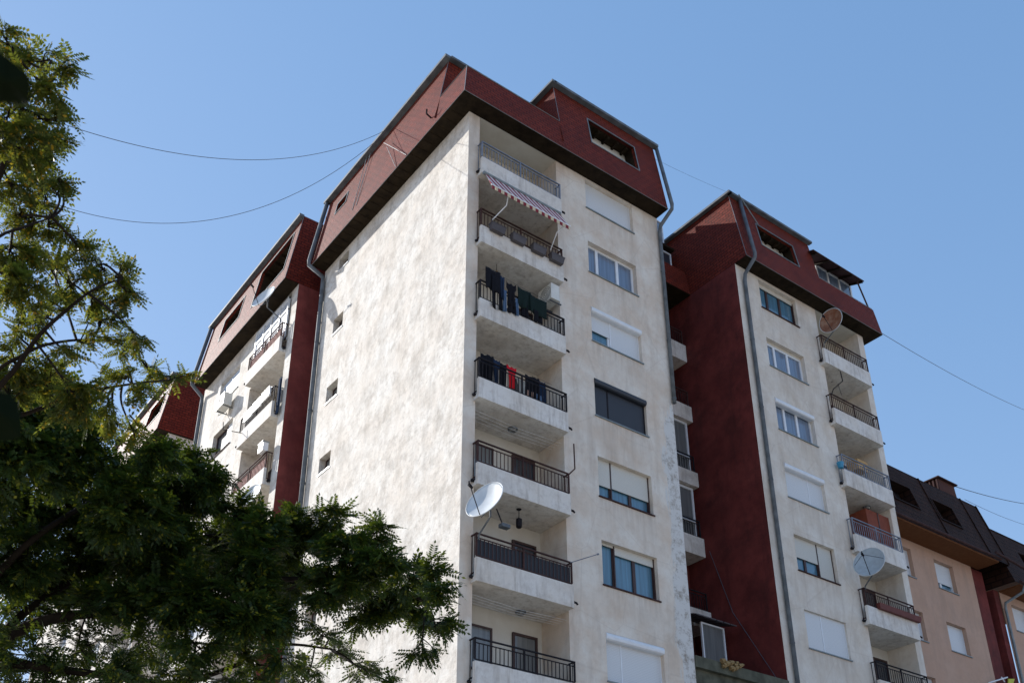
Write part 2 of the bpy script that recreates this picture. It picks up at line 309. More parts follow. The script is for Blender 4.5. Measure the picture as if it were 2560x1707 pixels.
def balcony(par, T, u0, u1, zb, rail='iron', ph=.66, rt=1.39, o=.28, back=-1.2, hu=None, panel=None, door=True, doorm='g_dark', winl=True, lines=False, bw=(.18, .42)):
    h0, h1 = hu if hu else (u0+.07, u1+.04)
    b = MB(); b.box(T, u0, u1, o-.11, o, zb, zb+ph); b.box(T, u0, u1, 0.003, o-.11, zb, zb+.15); b.box(T, h0+.003, h1-.003, back+.003, 0.003, zb+.01, zb+.15)
    b.box(T, u1-.1, u1, .003, o-.11, zb+.15, zb+.32)
    p = obj('balcony', b, 'conc', par)
    obj('railing', railing(T, u0+.02, u1-.02, zb+ph+.04, zb+rt, o=o-.05, zsb=zb+.25, side=(True, True)), rail, p)
    obj('drain_spout', MB().tube([T(u1+.015, o-.06, zb+.2), T(u1+.10, o-.02, zb+.17), T(u1+.12, o, zb+.12)], .035, .03), 'iron', p); obj('drain_spout', MB().tube([T(u0-.01, .03, zb+.19), T(u0-.03, .12, zb+.13)], .05, .045), 'iron', p)
    if panel: obj('screen_panel', MB().box(T, u0+.04, u1-.04, o-.095, o-.085, zb+ph+.02, zb+rt-.16), panel, p)
    zf = zb+.15
    if door:
        a, c = h1-1.05, h1-.2
        d = obj('balcony_door', MB().box(T, a, a+.07, back+.003, back+.07, zf, zf+2.15).box(T, c-.07, c, back+.003, back+.07, zf, zf+2.15).box(T, a+.07, c-.07, back+.003, back+.07, zf+2.08, zf+2.15), 'bframe' if rail != 'blue_iron' else 'pvc', par)
        obj('pane', MB().box(T, a+.07, c-.07, back+.003, back+.03, zf, zf+2.08), doorm, d)
    if winl:
        a, c = h0+(h1-h0)*bw[0], h0+(h1-h0)*bw[1]
        d = obj('balcony_window', MB().box(T, a, a+.06, back+.003, back+.05, zf+.85, zf+2.1).box(T, c-.06, c, back+.003, back+.05, zf+.85, zf+2.1).box(T, a+.06, c-.06, back+.003, back+.05, zf+2.04, zf+2.1).box(T, a+.06, c-.06, back+.003, back+.05, zf+.85, zf+.91), 'bframe', par)
        obj('pane', MB().box(T, a+.06, c-.06, back+.003, back+.03, zf+.91, zf+2.04), 'g_grey', d)
    return p
def pipe(par, pts, r=.055, mat='zinc', clips=None):
    p = obj('downpipe', MB().tube(pts, r, n=10), mat, par, smooth=True)
    if clips:
        x, y = pts[-1][0], pts[-1][1]
        for z in clips: obj('bracket', MB().tube([(x, y, z), (x, y, z+.05)], r+.012, n=10), mat, p)
    return p
K = .143; ZE = 28.55; ZP = 30.0; ZR = 32.0
off = lambda z: .6-K*(z-ZE)
FR = Fr('F', 0); SD = Fr('S', 0); FS = Fr('F', 0, .6, K, ZE); SS = Fr('S', 0, .6, K, ZE); LS = Fr('S', -.5)
def gutter(par, segs, ho=.2):
    g = MB()
    for a in segs: g.wbox(*a)
    return obj('gutter', g, 'zinc', par)
# ================================================================== ground
g = MB(); g.wbox(-600, 600, -600, 900, -.5, 0); o = obj('ground', g, 'ground'); o['kind'] = 'structure'
# ================================================================== central block
cb = thing('apartment_block', 'tall central cream apartment block with sunlit side wall and striped awning on its corner balconies', 'apartment building', (4, 5, 0))
WZ = [(27.16, 28.45), (24.36, 25.68), (21.56, 22.92), (18.74, 20.12), (15.93, 17.30), (13.10, 14.50), (10.27, 11.67)]
WU = (4.93, 7.14)
SB = [25.87, 23.06, 20.28, 17.50, 14.77, 11.98, 9.20]
fw_ = MB(); fd = .22
holes = [(WU[0], WU[1], a, b, fd+.04) for a, b in WZ]+[(.42, 3.62, 6.4, ZE, 1.2)]
wall(fw_, FR, 0, 8.4, 0, ZE, holes)
obj('front_wall', fw_, 'front', cb)
side = MB(); sh_ = [(8.0, 8.75, 27.72, 28.3, .3), (8.02, 8.78, 24.75, 25.45, .3), (7.97, 8.82, 21.76, 22.47, .3), (8.04, 8.88, 18.9, 19.56, .3), (8.04, 8.88, 16.05, 16.75, .3), (8.04, 8.88, 13.2, 13.9, .3)]
wall(side, SD, 0, 9.95, 0, ZE, sh_)
obj('side_wall', side, 'white', cb)
bk = MB(); bk.quad((8.4, 0, 0), (8.4, 9.95, 0), (8.4, 9.95, ZE), (8.4, 0, ZE)); bk.quad((0, 9.95, 0), (8.4, 9.95, 0), (8.4, 9.95, ZE), (0, 9.95, ZE))
obj('rear_wall', bk, 'red', cb)
lg = MB(); lg.quad(FR(.42, -1.2, 6.4), FR(3.62, -1.2, 6.4), FR(3.62, -1.2, ZE), FR(.42, -1.2, ZE)); obj('loggia_wall', lg, 'room', cb)
for a, b, c, d, t_ in sh_:
    wv_ = obj('small_window', MB().box(SD, a, a+.05, -.29, -.24, c, d).box(SD, b-.05, b, -.29, -.24, c, d).box(SD, a+.05, b-.05, -.29, -.24, c, c+.05).box(SD, a+.05, b-.05, -.29, -.24, d-.05, d), 'bframe', cb)
    obj('pane', MB().box(SD, a+.05, b-.05, -.285, -.27, c+.05, d-.05), 'g_grey', wv_); obj('sill', MB().box(SD, a-.02, b+.02, -.2, .03, c-.04, c), 'pvc', wv_)
window(cb, FR, *WU, *WZ[0], mull=(.5,), sh=[(0, 1, 1)], shm='sh_w', gap=.0, d=.2)
window(cb, FR, *WU, *WZ[1], mull=(.24, .66), glassm='g_lace', d=.2, fw=.08)
window(cb, FR, *WU, *WZ[2], mull=(.4,), glassm='g_blue', box='pvc', sh=[(0, .42, .62), (.42, 1, 1)], d=.2)
window(cb, FR, *WU, *WZ[3], fm='iron', mull=(.28,), glassm='g_dark', box='sh_d', sh=[(0, .28, 1), (.28, 1, 1)], shm='sh_d', d=.16)
window(cb, FR, *WU, *WZ[4], fm='bframe', mull=(.28, .64), glassm='g_blue', sh=[(0, .28, .66), (.28, 1, .64)], shm='sh_c', d=.2, sill='brown_iron')
window(cb, FR, *WU, *WZ[5], fm='bframe', mull=(.27, .63), glassm='g_blue', sh=[(0, .27, .06), (.27, 1, .2)], shm='sh_c', d=.2, sill='brown_iron')
window(cb, FR, *WU, *WZ[6], mull=(.3,), glassm='g_blue', box='pvc', sh=[(0, .3, 1), (.3, 1, 1)], d=.2)
RM = ['blue_iron', 'brown_iron', 'iron', 'iron', 'brown_iron', 'brown_iron', 'iron']
for i, z in enumerate(SB):
    balcony(cb, FR, .35, 3.58, z, rail=RM[i], hu=(.42, 3.62), ph=.66, rt=1.36 if i < 6 else 1.28, panel='sh_d' if i == 5 else None, doorm='g_dark' if i != 6 else 'g_grey', winl=i in (4, 6), bw=(.16, .46))
# roof
rf = MB()
def corner_strip(z0, z1, xs, ye):
    o0, o1 = off(z0), off(z1)
    rf.quad((-o0, -o0, z0), (xs, -o0, z0), (xs, -o1, z1), (-o1, -o1, z1)); rf.quad((-o0, -o0, z0), (-o0, ye, z0), (-o1, ye, z1), (-o1, -o1, z1))
corner_strip(ZE, ZP, 3.5, 1.2)
op1 = (4.98, 7.25, 29.92, 31.22, .12)
wall(rf, FS, 3.5, 8.4, ZE, ZR, [op1])
op2 = (8.0, 8.85, 30.5, 31.05, .12)
wall(rf, SS, 1.2, 9.95, ZE, ZR, [op2])
oz = off(ZR); op = off(ZP)
rf.quad((3.5, -off(ZP), ZP), (3.5, 1.2, ZP), (3.5, 1.2, ZR), (3.5, -oz, ZR)); rf.quad((-op, 1.2, ZP), (3.5, 1.2, ZP), (3.5, 1.2, ZR), (-oz, 1.2, ZR))
rf.quad((3.5, -off(ZE), 28.9), (3.5, 1.2, 28.9), (3.5, 1.2, ZP), (3.5, -op, ZP)); rf.quad((-off(ZE), 1.2, 28.9), (3.5, 1.2, 28.9), (3.5, 1.2, ZP), (-op, 1.2, ZP))
# parapet inner faces and top
rf.quad((-op+.22, -op+.22, 28.9), (3.5, -op+.22, 28.9), (3.5, -op+.22, ZP), (-op+.22, -op+.22, ZP)); rf.quad((-op+.22, -op+.22, 28.9), (-op+.22, 1.2, 28.9), (-op+.22, 1.2, ZP), (-op+.22, -op+.22, ZP))
rf.quad((-op, -op, ZP), (3.5, -op, ZP), (3.5, -op+.22, ZP), (-op+.22, -op+.22, ZP)); rf.quad((-op, -op, ZP), (-op, 1.2, ZP), (-op+.22, 1.2, ZP), (-op+.22, -op+.22, ZP))
rf.quad((-op, -op, 28.9), (3.5, -op, 28.9), (3.5, 1.2, 28.9), (-op, 1.2, 28.9))
rf.quad((8.4, -off(ZE), ZE), (8.4, 9.95, ZE), (8.4, 9.95, ZR), (8.4, -oz, ZR)); rf.quad((-off(ZE), 9.95, ZE), (8.4, 9.95, ZE), (8.4, 9.95, ZR), (-oz, 9.95, ZR))
R1 = obj('roof', rf, 'roof', cb)
rt_ = MB(); rt_.wbox(3.45, 8.4, 1.2, 9.95, ZR, ZR+.03); rt_.wbox(3.45, 8.4, -.11, 1.2, ZR, ZR+.03); rt_.wbox(-.11, 3.45, 1.15, 9.95, ZR, ZR+.03); obj('roof_deck', rt_, 'zinc', R1)
sf = MB(); sf.wbox(-.59, 8.39, -.59, -.003, ZE-.02, ZE+.02); sf.wbox(-.59, -.003, -.003, 9.94, ZE-.02, ZE+.02); obj('loggia_ceiling', MB().wbox(.42, 3.62, .0, 1.21, ZE-.005, ZE+.03), 'room', cb)
for k in range(24):
    y = .3+k*.4; sf.wbox(-.58, -.005, y, y+.03, ZE-.032, ZE-.02)
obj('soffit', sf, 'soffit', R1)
gutter(R1, [(3.42, 8.5, -.32, -.11, ZR-.06, ZR+.05), (3.30, 3.5, -.32, 1.1, ZR-.05, ZR+.04), (-.34, -.12, 1.05, 10.05, ZR-.07, ZR+.04), (-.12, 3.3, 1.0, 1.2, ZR-.05, ZR+.04)])
def trimline(par, T, segs, w=.035):
    g = MB()
    for p, q in segs: g.bar(p, q, w)
    return obj('edge_trim', g, 'trim', par)
trimline(R1, None, [((-.61, -.61, ZE), (8.4, -.61, ZE)), ((-.61, -.61, ZE), (-.61, 9.95, ZE)), ((-.61, -.61, ZE), (-op-.01, -op-.01, ZP)), ((-op-.01, -op-.01, ZP+.01), (-op-.01, 1.2, ZP+.01)),
    ((-op-.01, -op-.01, ZP+.01), (3.5, -op-.01, ZP+.01)), ((-op-.01, 1.2, ZP), (-oz, 1.2, ZR)), ((3.5, -op-.02, ZP), (3.5, -oz, ZR))], .018)
def opening_frame(par, T, u0, u1, z0, z1, mat='trim'):
    g = MB()
    g.box(T, u0-.03, u0, -.02, .025, z0-.03, z1+.03).box(T, u1, u1+.03, -.02, .025, z0-.03, z1+.03).box(T, u0, u1, -.02, .025, z0-.03, z0).box(T, u0, u1, -.02, .025, z1, z1+.03)
    return obj('opening_frame', g, mat, par)
def terrace_recess(par, T, u0, u1, z0, z1, dep=.52, dz=.9):
    r = MB(); a, b = u0, u1
    r.quad(T(a, -.12, z0-dz), T(b, -.12, z0-dz), T(b, -dep, z0-dz), T(a, -dep, z0-dz)); r.quad(T(a-.01, -dep, z0-dz), T(b, -dep, z0-dz), T(b, -dep, z1), T(a, -dep, z1))
    r.quad(T(a, -.12, z0-dz), T(b, -.12, z0-dz), T(b, -.12, z0), T(a, -.12, z0))
    obj('terrace_wall', r, 'room', par)
    for c_ in (a, b): obj('terrace_lining', MB().quad(T(c_, -.12, z0-dz), T(c_, -dep, z0-dz), T(c_, -dep, z1), T(c_, -.12, z1)), 'soffit', par)
    obj('terrace_ceiling', MB().quad(T(a, -.12, z1), T(b, -.12, z1), T(b, -dep, z1), T(a, -dep, z1)), 'soffit', par)
    for k in range(5):
        u = a+(b-a)*(k+.5)/5; obj('rafter', MB().box(T, u-.04, u+.04, -dep+.01, -.14, z1-.14, z1-.01), 'soffit', par)
opening_frame(R1, FS, *op1[:4]); terrace_recess(R1, FS, *op1[:4])
opening_frame(R1, SS, *op2[:4]); terrace_recess(R1, SS, *op2[:4], dep=.4, dz=.1)
pipe(cb, [(-.24, 9.9, 31.95), (-.7, 10.0, 28.75), (-.7, 10.0, 28.55), (-.12, 9.88, 28.15), (-.1, 9.86, 27.9), (-.1, 9.86, 0)], .085, clips=[25, 22, 19, 16, 13])
pipe(cb, [(8.5, -.2, 31.95), (8.5, -.72, 28.75), (8.5, -.7, 28.55), (8.42, -.14, 28.1), (8.4, -.09, 27.8), (8.4, -.09, 20.45)], .07, clips=[26, 23, 20.6])
# ================================================================== recess section (stair wing)
rc = thing('stair_wing', 'narrow dark recessed wing with cream balcony fronts squeezed between the two cream blocks', 'building wing', (10.5, 5, 0))
r = MB(); RF = Fr('F', 3.8); wall(r, RF, 8.4, 12.6, 0, ZE, []); r.quad((8.4, 9, 0), (12.6, 9, 0), (12.6, 9, ZE), (8.4, 9, ZE)); obj('wall', r, 'red', rc)
RQ = Fr('F', 2.9, 0.5, K, ZE)
rr = MB(); wall(rr, RQ, 8.4, 12.6, ZE, 29.8, []); rr.quad((8.4, 2.7, 29.8), (12.6, 2.7, 29.8), (12.6, 3.1, 29.8), (8.4, 3.1, 29.8)); rr.quad((8.4, 3.1, 29), (12.6, 3.1, 29), (12.6, 3.1, 29.8), (8.4, 3.1, 29.8)); rr.quad((8.4, 2.5, 29.0), (12.6, 2.5, 29.0), (12.6, 4.4, 29.0), (8.4, 4.4, 29.0)); rr.quad((8.4, 4.4, 29), (12.6, 4.4, 29), (12.6, 4.4, 33), (8.4, 4.4, 33)); rr.quad((8.4, 9, ZE), (12.6, 9, ZE), (12.6, 9, 33), (8.4, 9, 33)); rr.quad((8.4, 4.4, 33), (12.6, 4.4, 33), (12.6, 9, 33), (8.4, 9, 33))
RR_ = obj('roof', rr, 'roof', rc); obj('soffit', MB().wbox(8.4, 12.59, 2.41, 3.8, ZE-.03, ZE+.01), 'soffit', RR_)
RT = Fr('F', 3.05)
window(rc, RT, 11.2, 12.35, 29.9, 30.95, mull=(.5,), glassm='g_dark', sill=None, d=0)
window(rc, RT, 10.9, 12.0, 31.3, 32.5, mull=(.5,), glassm='g_lace', sill=None, d=0); obj('canopy_slab', MB().wbox(10.6, 12.45, 2.9, 4.4, 31.1, 31.2), 'soffit', rc)
RB_ = Fr('F', 3.2)
RSB = [(25.5, .8, 'brown_iron', 0), (22.72, .68, 'brown_iron', 0), (19.88, .6, 'iron', 1), (17.02, .74, 'iron', 1), (14.25, .66, 'iron', 0)]
for z, ph, rm, gl in RSB:
    b_ = obj('balcony', MB().box(RB_, 10.2, 12.58, .16, .29, z, z+ph).box(RB_, 10.2, 12.58, -.6, .16, z, z+.14), 'conc', rc)
    obj('railing', railing(RB_, 10.22, 12.5, z+ph+.04, z+ph+.72, o=.2, side=(False, False)), rm, b_)
    dr = obj('balcony_door', MB().box(RF, 10.6, 10.68, .003, .06, z+.15, z+2.4).box(RF, 11.5, 11.58, .003, .06, z+.15, z+2.4).box(RF, 12.35, 12.43, .003, .06, z+.15, z+2.4).box(RF, 10.68, 12.35, .003, .06, z+2.32, z+2.4), 'bframe', rc)
    obj('pane', MB().box(RF, 10.68, 12.35, .003, .02, z+.15, z+2.32), 'g_dark', dr)
    if gl:
        e = MB(); T = RB_; zt = z+2.83-.0
        for u in (10.3, 11.4, 12.33): e.box(T, u, u+.08, .05, .13, z+ph, zt)
        e.box(T, 10.3, 12.41, .052, .128, z+ph+.62, z+ph+.72).box(T, 10.3, 12.41, .052, .128, zt-.1, zt-.003)
        w_ = obj('glazing', e, 'pvc', rc); obj('pane', MB().box(T, 10.38, 12.33, .08, .09, z+ph, zt-.1), 'g_grey', w_)
window(rc, Fr('F', 1.9), 10.9, 12.0, 12.2, 13.9, mull=(), fm='pvc', glassm='g_grey', sill=None, d=0)
s_ = MB(); s_.wbox(8.41, 12.59, -.05, 3.79, 11.35, 11.7); s_.wbox(8.41, 12.59, .1, .2, 8, 11.35); obj('lower_slab', s_, 'mossy', rc)
can = MB()
for k in range(6): can.hexa([(10.4+k*.33, 1.6, 13.95), (10.68+k*.33, 1.6, 13.95), (10.68+k*.33, 1.6, 13.99), (10.4+k*.33, 1.6, 13.99), (10.4+k*.33, 2.9, 14.35), (10.68+k*.33, 2.9, 14.35), (10.68+k*.33, 2.9, 14.39), (10.4+k*.33, 2.9, 14.39)])
obj('canopy', can, 'planter', rc)
# insulation foam spilling over the ledge
fm_ = MB()
for k in range(16): 
    x = 9.5+random.random()*.9; y = -.09-random.random()*.03; z = 11.55+random.random()*.25; rr2 = .05+random.random()*.06; fm_.tube([(x-rr2, y, z-rr2*.4), (x, y-.02, z), (x+rr2, y, z+rr2*.3)], rr2, rr2*.5, n=7)
tag(obj('foam_lump', fm_, 'foam'), 'yellow insulation foam spilling over the edge of the low slab in the dark recess', 'foam')
# ================================================================== right block
rb = thing('apartment_block', 'right-hand cream apartment block with dark red flank and glazed rooftop terrace', 'apartment building', (16.6, 5, 0))
XU = (13.92, 16.14); X0, X1 = 12.6, 20.6
RZ = [(27.05, 28.4), (24.3, 25.62), (21.5, 22.88), (18.7, 20.1), (15.88, 17.25), (13.08, 14.45), (10.25, 11.65)]
f2 = MB(); wall(f2, FR, X0, X1, 0, ZE, [(*XU, a, b, .26) for a, b in RZ]+[(17.42, 20.22, 6.4, ZE, 1.2)]); obj('front_wall', f2, 'front2', rb)
obj('loggia_wall', MB().quad(FR(17.42, -1.2, 6.4), FR(20.22, -1.2, 6.4), FR(20.22, -1.2, ZE), FR(17.42, -1.2, ZE)), 'room', rb)
obj('flank_wall', MB().quad((X0, 0, 0), (X0, 9.9, 0), (X0, 9.9, ZE), (X0, 0, ZE)), 'red', rb)
obj('rear_wall', MB().quad((X1, 0, 0), (X1, 9.9, 0), (X1, 9.9, ZE), (X1, 0, ZE)).quad((X0, 9.9, 0), (X1, 9.9, 0), (X1, 9.9, ZE), (X0, 9.9, ZE)), 'white', rb)
window(rb, FR, *XU, *RZ[0], fm='bframe', mull=(.28, .62), glassm='g_blue', sh=[(0, 1, .08)], shm='sh_c', d=.2, gap=.12, sill='brown_iron')
window(rb, FR, *XU, *RZ[1], mull=(.27, .62), glassm='g_lace', d=.2, fw=.08, gap=.1)
window(rb, FR, *XU, *RZ[2], mull=(.3, .63), glassm='g_lace', d=.2, box='pvc', fw=.07)
window(rb, FR, *XU, *RZ[3], mull=(.62,), box='pvc', sh=[(0, .64, 1), (.64, 1, 1)], shm='sh_w', d=.2)
window(rb, FR, *XU, *RZ[4], fm='bframe', mull=(.3, .62), glassm='g_blue', sh=[(0, .62, .58), (.62, 1, 1)], shm='sh_c', d=.2, sill='brown_iron')
window(rb, FR, *XU, *RZ[5], mull=(.42,), sh=[(0, .42, 1), (.42, 1, 1)], shm='sh_w', d=.14)
window(rb, FR, *XU, *RZ[6], mull=(.42,), sh=[(0, .42, 1), (.42, 1, 1)], shm='sh_w', d=.14)
RSZ = [25.65, 22.82, 20.08, 17.38, 14.58, 11.85, 9.1]
RRM = ['brown_iron', 'brown_iron', 'blue_iron', 'blue_iron', 'brown_iron', 'iron', 'iron']
for i, z in enumerate(RSZ): balcony(rb, FR, 17.18, 20.18, z, rail=RRM[i], hu=(17.42, 20.22), ph=.7, rt=1.38, winl=i in (2, 4), door=i not in (3,), doorm='g_dark')
r2 = MB(); RE = 21.2
opr = (13.94, 16.2, 29.9, 31.1, .12)
wall(r2, FS, X0, 17.52, ZE, ZR, [opr]); wall(r2, FS, 17.52, RE, ZE, ZP, [])
r2.quad((X0, -off(ZE), ZE), (X0, 9.9, ZE), (X0, 9.9, ZR), (X0, -oz, ZR)); r2.quad((17.52, -op, 28.9), (17.52, 9.9, 28.9), (17.52, 9.9, ZR), (17.52, -oz, ZR))
r2.quad((RE, -off(ZE), ZE), (RE, 9.9, ZE), (RE-.2, 9.9, ZP), (RE-.2, -op, ZP)); r2.quad((17.52, -op, ZP), (RE, -op, ZP), (RE, -op+.2, ZP), (17.52, -op+.2, ZP)); r2.quad((17.52, -op+.2, 29), (RE, -op+.2, 29), (RE, -op+.2, ZP), (17.52, -op+.2, ZP)); r2.quad((17.52, -op, 29), (RE, -op, 29), (RE, 9.9, 29), (17.52, 9.9, 29)); r2.quad((RE-.2, -op, 29), (RE-.2, 9.9, 29), (RE-.2, 9.9, ZP), (RE-.2, -op, ZP)); r2.quad((X0, 9.9, ZE), (RE, 9.9, ZE), (RE, 9.9, ZP), (X0, 9.9, ZP))
R2 = obj('roof', r2, 'roof', rb)
obj('roof_deck', MB().wbox(X0, 17.52, -.11, 9.9, ZR, ZR+.03), 'zinc', R2)
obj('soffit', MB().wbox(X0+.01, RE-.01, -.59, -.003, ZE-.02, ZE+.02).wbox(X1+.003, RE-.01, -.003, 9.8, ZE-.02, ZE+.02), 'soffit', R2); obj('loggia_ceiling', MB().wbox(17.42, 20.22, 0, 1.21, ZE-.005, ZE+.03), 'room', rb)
gutter(R2, [(12.5, 17.6, -.3, -.11, ZR-.05, ZR+.05), (12.42, 12.6, -.3, 9.9, ZR-.05, ZR+.05)])
opening_frame(R2, FS, *opr[:4]); terrace_recess(R2, FS, *opr[:4])
trimline(R2, None, [((X0, -.61, ZE), (RE, -.61, ZE)), ((X0-.01, -.61, ZE), (X0-.01, -oz, ZR)), ((17.52, -op-.01, ZP+.01), (RE-.1, -op-.01, ZP+.01))], .018)
pipe(rb, [(13.14, -.22, 31.95), (12.95, -.74, 28.75), (12.95, -.72, 28.55), (12.95, -.16, 28.1), (12.95, -.1, 27.8), (12.95, -.1, 0)], .075, clips=[25, 22, 19, 16, 13])
obj('roof_pole', MB().tube([(12.95, -.35, 32.05), (13.95, -.35, 31.0)], .022, n=6), 'trim', R2)
# rooftop glazed terrace with pent canopy
T = Fr('F', .3); e = MB()
for u in (18.5, 19.25, 20.05, 20.87): e.box(T, u, u+.09, -.08, 0, 30, 31.7)
e.box(T, 18.5, 20.96, -.078, -.002, 31.62, 31.7).box(T, 18.5, 20.96, -.078, -.002, 30.9, 31.0)
gz = obj('terrace_glazing', e, 'pvc', rb)
for u in (18.59, 19.34, 20.14): obj('pane', MB().box(T, u, u+(.66 if u < 19 else .71 if u < 20 else .73), -.05, -.04, 31.0, 31.62), 'g_lace', gz)
obj('terrace_back', MB().box(T, 18.5, 20.96, -.07, -.01, 29.0, 30.9), 'pvc', gz)
cn = MB(); cn.hexa([(17.3, -.5, 31.28), (20.75, -.5, 31.28), (20.75, -.5, 31.33), (17.3, -.5, 31.33), (17.55, .6, 31.86), (21.0, .6, 31.86), (21.0, .6, 31.91), (17.55, .6, 31.91)])
cp = obj('canopy', cn, 'brown_iron', rb)
for u in (17.5, 18.3, 19.1, 19.9, 20.65): obj('rafter', MB().hexa([(u, -.45, 31.22), (u+.07, -.45, 31.22), (u+.07, -.45, 31.29), (u, -.45, 31.29), (u+.2, .5, 31.72), (u+.27, .5, 31.72), (u+.27, .5, 31.8), (u+.2, .5, 31.8)]), 'soffit', cp)
obj('canopy_post', MB().tube([(20.5, -.3, 31.35), (21.0, -.32, 30.0)], .035, n=6), 'brown_iron', cp)
# ================================================================== left block
lb = thing('apartment_block', 'left-hand cream apartment block beyond the sunlit wall, behind the locust trees', 'apartment building', (4, 16, 0))
L0, L1 = 11.25, 20.9
LZ = [(26.5, 27.75), (23.74, 25.02), (21.0, 22.3), (18.2, 19.5), (15.4, 16.7), (12.6, 13.9)]; LU = (16.62, 18.75)
f3 = MB(); wall(f3, LS, L0, L1, 0, ZE, [(*LU, a, b, .26) for a, b in LZ]+[(11.8, 15.15, 8.0, ZE, 1.2)]); obj('front_wall', f3, 'white', lb)
obj('loggia_wall', MB().quad(LS(11.8, -1.2, 8), LS(15.15, -1.2, 8), LS(15.15, -1.2, ZE), LS(11.8, -1.2, ZE)), 'room', lb)
obj('flank_wall', MB().quad((-.5, L0, 0), (8, L0, 0), (8, L0, ZE), (-.5, L0, ZE)), 'red_lit', lb)
obj('rear_wall', MB().quad((-.5, L1, 0), (8, L1, 0), (8, L1, ZE), (-.5, L1, ZE)).quad((8, L0, 0), (8, L1, 0), (8, L1, ZE), (8, L0, ZE)), 'white', lb)
window(lb, LS, *LU, *LZ[0], mull=(.5,), sh=[(0, .5, 1), (.5, 1, 1)], shm='sh_b', d=.2)
window(lb, LS, *LU, *LZ[1], fm='bframe', mull=(.36,), glassm='g_dark', sh=[(0, .4, .8)], shm='sh_w', d=.2, sill='brown_iron')
for a in LZ[2:]: window(lb, LS, *LU, *a, mull=(.5,), glassm='g_lace', d=.2)
for i, z in enumerate([25.55, 22.55, 19.65, 16.9, 14.1, 11.3]):
    balcony(lb, LS, 11.86, 15.0, z, rail=['brown_iron', 'iron', 'brown_iron', 'iron', 'brown_iron', 'iron'][i], hu=(11.8, 15.15), ph=.68, rt=1.38, panel='redp' if i in (0, 2) else None, winl=False, door=i > 0)
T = LS; e = MB()
for u in (11.9, 12.65, 13.45, 14.2, 14.95): e.box(T, u, u+.09, .0, .08, 26.2, 28.3)
e.box(T, 11.9, 15.04, .002, .078, 28.2, 28.3).box(T, 11.9, 15.04, .002, .078, 27.65, 27.72).box(T, 11.9, 15.04, .002, .078, 26.2, 26.3)
e.box(T, 11.9, 11.98, -.9, .0, 28.2, 28.3).box(T, 11.9, 11.98, -.9, 0, 26.2, 26.3)
gz = obj('balcony_glazing', e, 'pvc', lb)
for k in range(4): obj('pane', MB().box(T, 11.99+k*.765, 12.63+k*.765, .03, .04, 26.3, 28.2), 'g_bright', gz)
LQ = Fr('S', -.5, .6, K, ZE); r3 = MB()
o1_ = (11.85, 15.0, 29.45, 31.5, .12); o2_ = (16.6, 18.8, 29.95, 31.2, .12)
wall(r3, LQ, L0, 20.75, ZE, ZR, [o1_, o2_])
r3.quad((-.5-.6, L0, ZE), (8, L0, ZE), (8, L0, ZR), (-.5-oz, L0, ZR)); r3.quad((-1.1, 20.75, ZE), (8, 20.75, ZE), (8, 20.75, ZR), (-.5-oz, 20.75, ZR)); r3.quad((8, L0, ZE), (8, 20.75, ZE), (8, 20.75, ZR), (8, L0, ZR))
R3 = obj('roof', r3, 'roof', lb)
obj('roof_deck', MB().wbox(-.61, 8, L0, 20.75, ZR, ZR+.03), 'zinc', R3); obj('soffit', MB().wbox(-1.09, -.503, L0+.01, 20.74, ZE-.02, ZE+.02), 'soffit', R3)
gutter(R3, [(-.83, -.62, L0-.05, 20.85, ZR-.07, ZR+.04)])
for q in (o1_, o2_): opening_frame(R3, LQ, *q[:4])
terrace_recess(R3, LQ, *o1_[:4], dep=.75, dz=.3); terrace_recess(R3, LQ, *o2_[:4], dep=.5, dz=.4)
pipe(lb, [(-.73, 20.7, 31.95), (-1.2, 20.75, 28.75), (-1.2, 20.75, 28.55), (-.62, 20.8, 28.1), (-.6, 20.8, 27.8), (-.6, 20.8, 0)], .085)
trimline(R3, None, [((-1.11, L0, ZE), (-1.11, 20.75, ZE)), ((-1.11, L0-.01, ZE), (-.5-oz-.01, L0-.01, ZR))], .018)
# gap between centre and left block
gp = thing('stair_wing', 'narrow dark red wing in the slot between the sunlit wall and the left block', 'building wing', (4, 10.6, 0))
obj('wall', MB().quad((1.6, 9.95, 0), (1.6, 11.25, 0), (1.6, 11.25, 28.5), (1.6, 9.95, 28.5)), 'red', gp)
rg = MB(); rg.hexa([(.9, 9.96, 28.5), (7.9, 9.96, 28.5), (7.9, 11.24, 28.5), (.9, 11.24, 28.5), (1.2, 9.96, 31.2), (7.9, 9.96, 31.2), (7.9, 11.24, 31.2), (1.2, 11.24, 31.2)]); obj('roof', rg, 'roof', gp)
# ================================================================== far blocks
fb = thing('apartment_block', 'farthest cream block with dark red roof end, half hidden by leaves at far left', 'apartment building', (4, 30, 0))
B0, B1 = 25.6, 35.2; f4 = MB(); wall(f4, LS, B0, B1, 0, ZE, [(31, 33.1, a, b, .26) for a, b in LZ]+[(26.2, 29.4, 8, ZE, 1.2)]); obj('front_wall', f4, 'white', fb)
obj('loggia_wall', MB().quad(LS(26.2, -1.2, 8), LS(29.4, -1.2, 8), LS(29.4, -1.2, ZE), LS(26.2, -1.2, ZE)), 'room', fb)
obj('flank_wall', MB().quad((-.5, B0, 0), (8, B0, 0), (8, B0, ZE), (-.5, B0, ZE)).quad((-.5, B1, 0), (8, B1, 0), (8, B1, ZE), (-.5, B1, ZE)), 'white', fb)
for a in LZ: window(fb, LS, 31, 33.1, *a, mull=(.5,), glassm='g_lace', d=.2)
for i, z in enumerate([25.55, 22.6, 19.8, 17, 14.2]): balcony(fb, LS, 26.25, 29.3, z, rail='iron', hu=(26.2, 29.4), winl=False, door=False)
r4 = MB(); o3_ = (26.2, 28.6, 29.9, 31.3, .12); o4_ = (29.8, 32, 29.9, 31.2, .12); wall(r4, LQ, B0-.1, B1, ZE, ZR, [o3_, o4_])
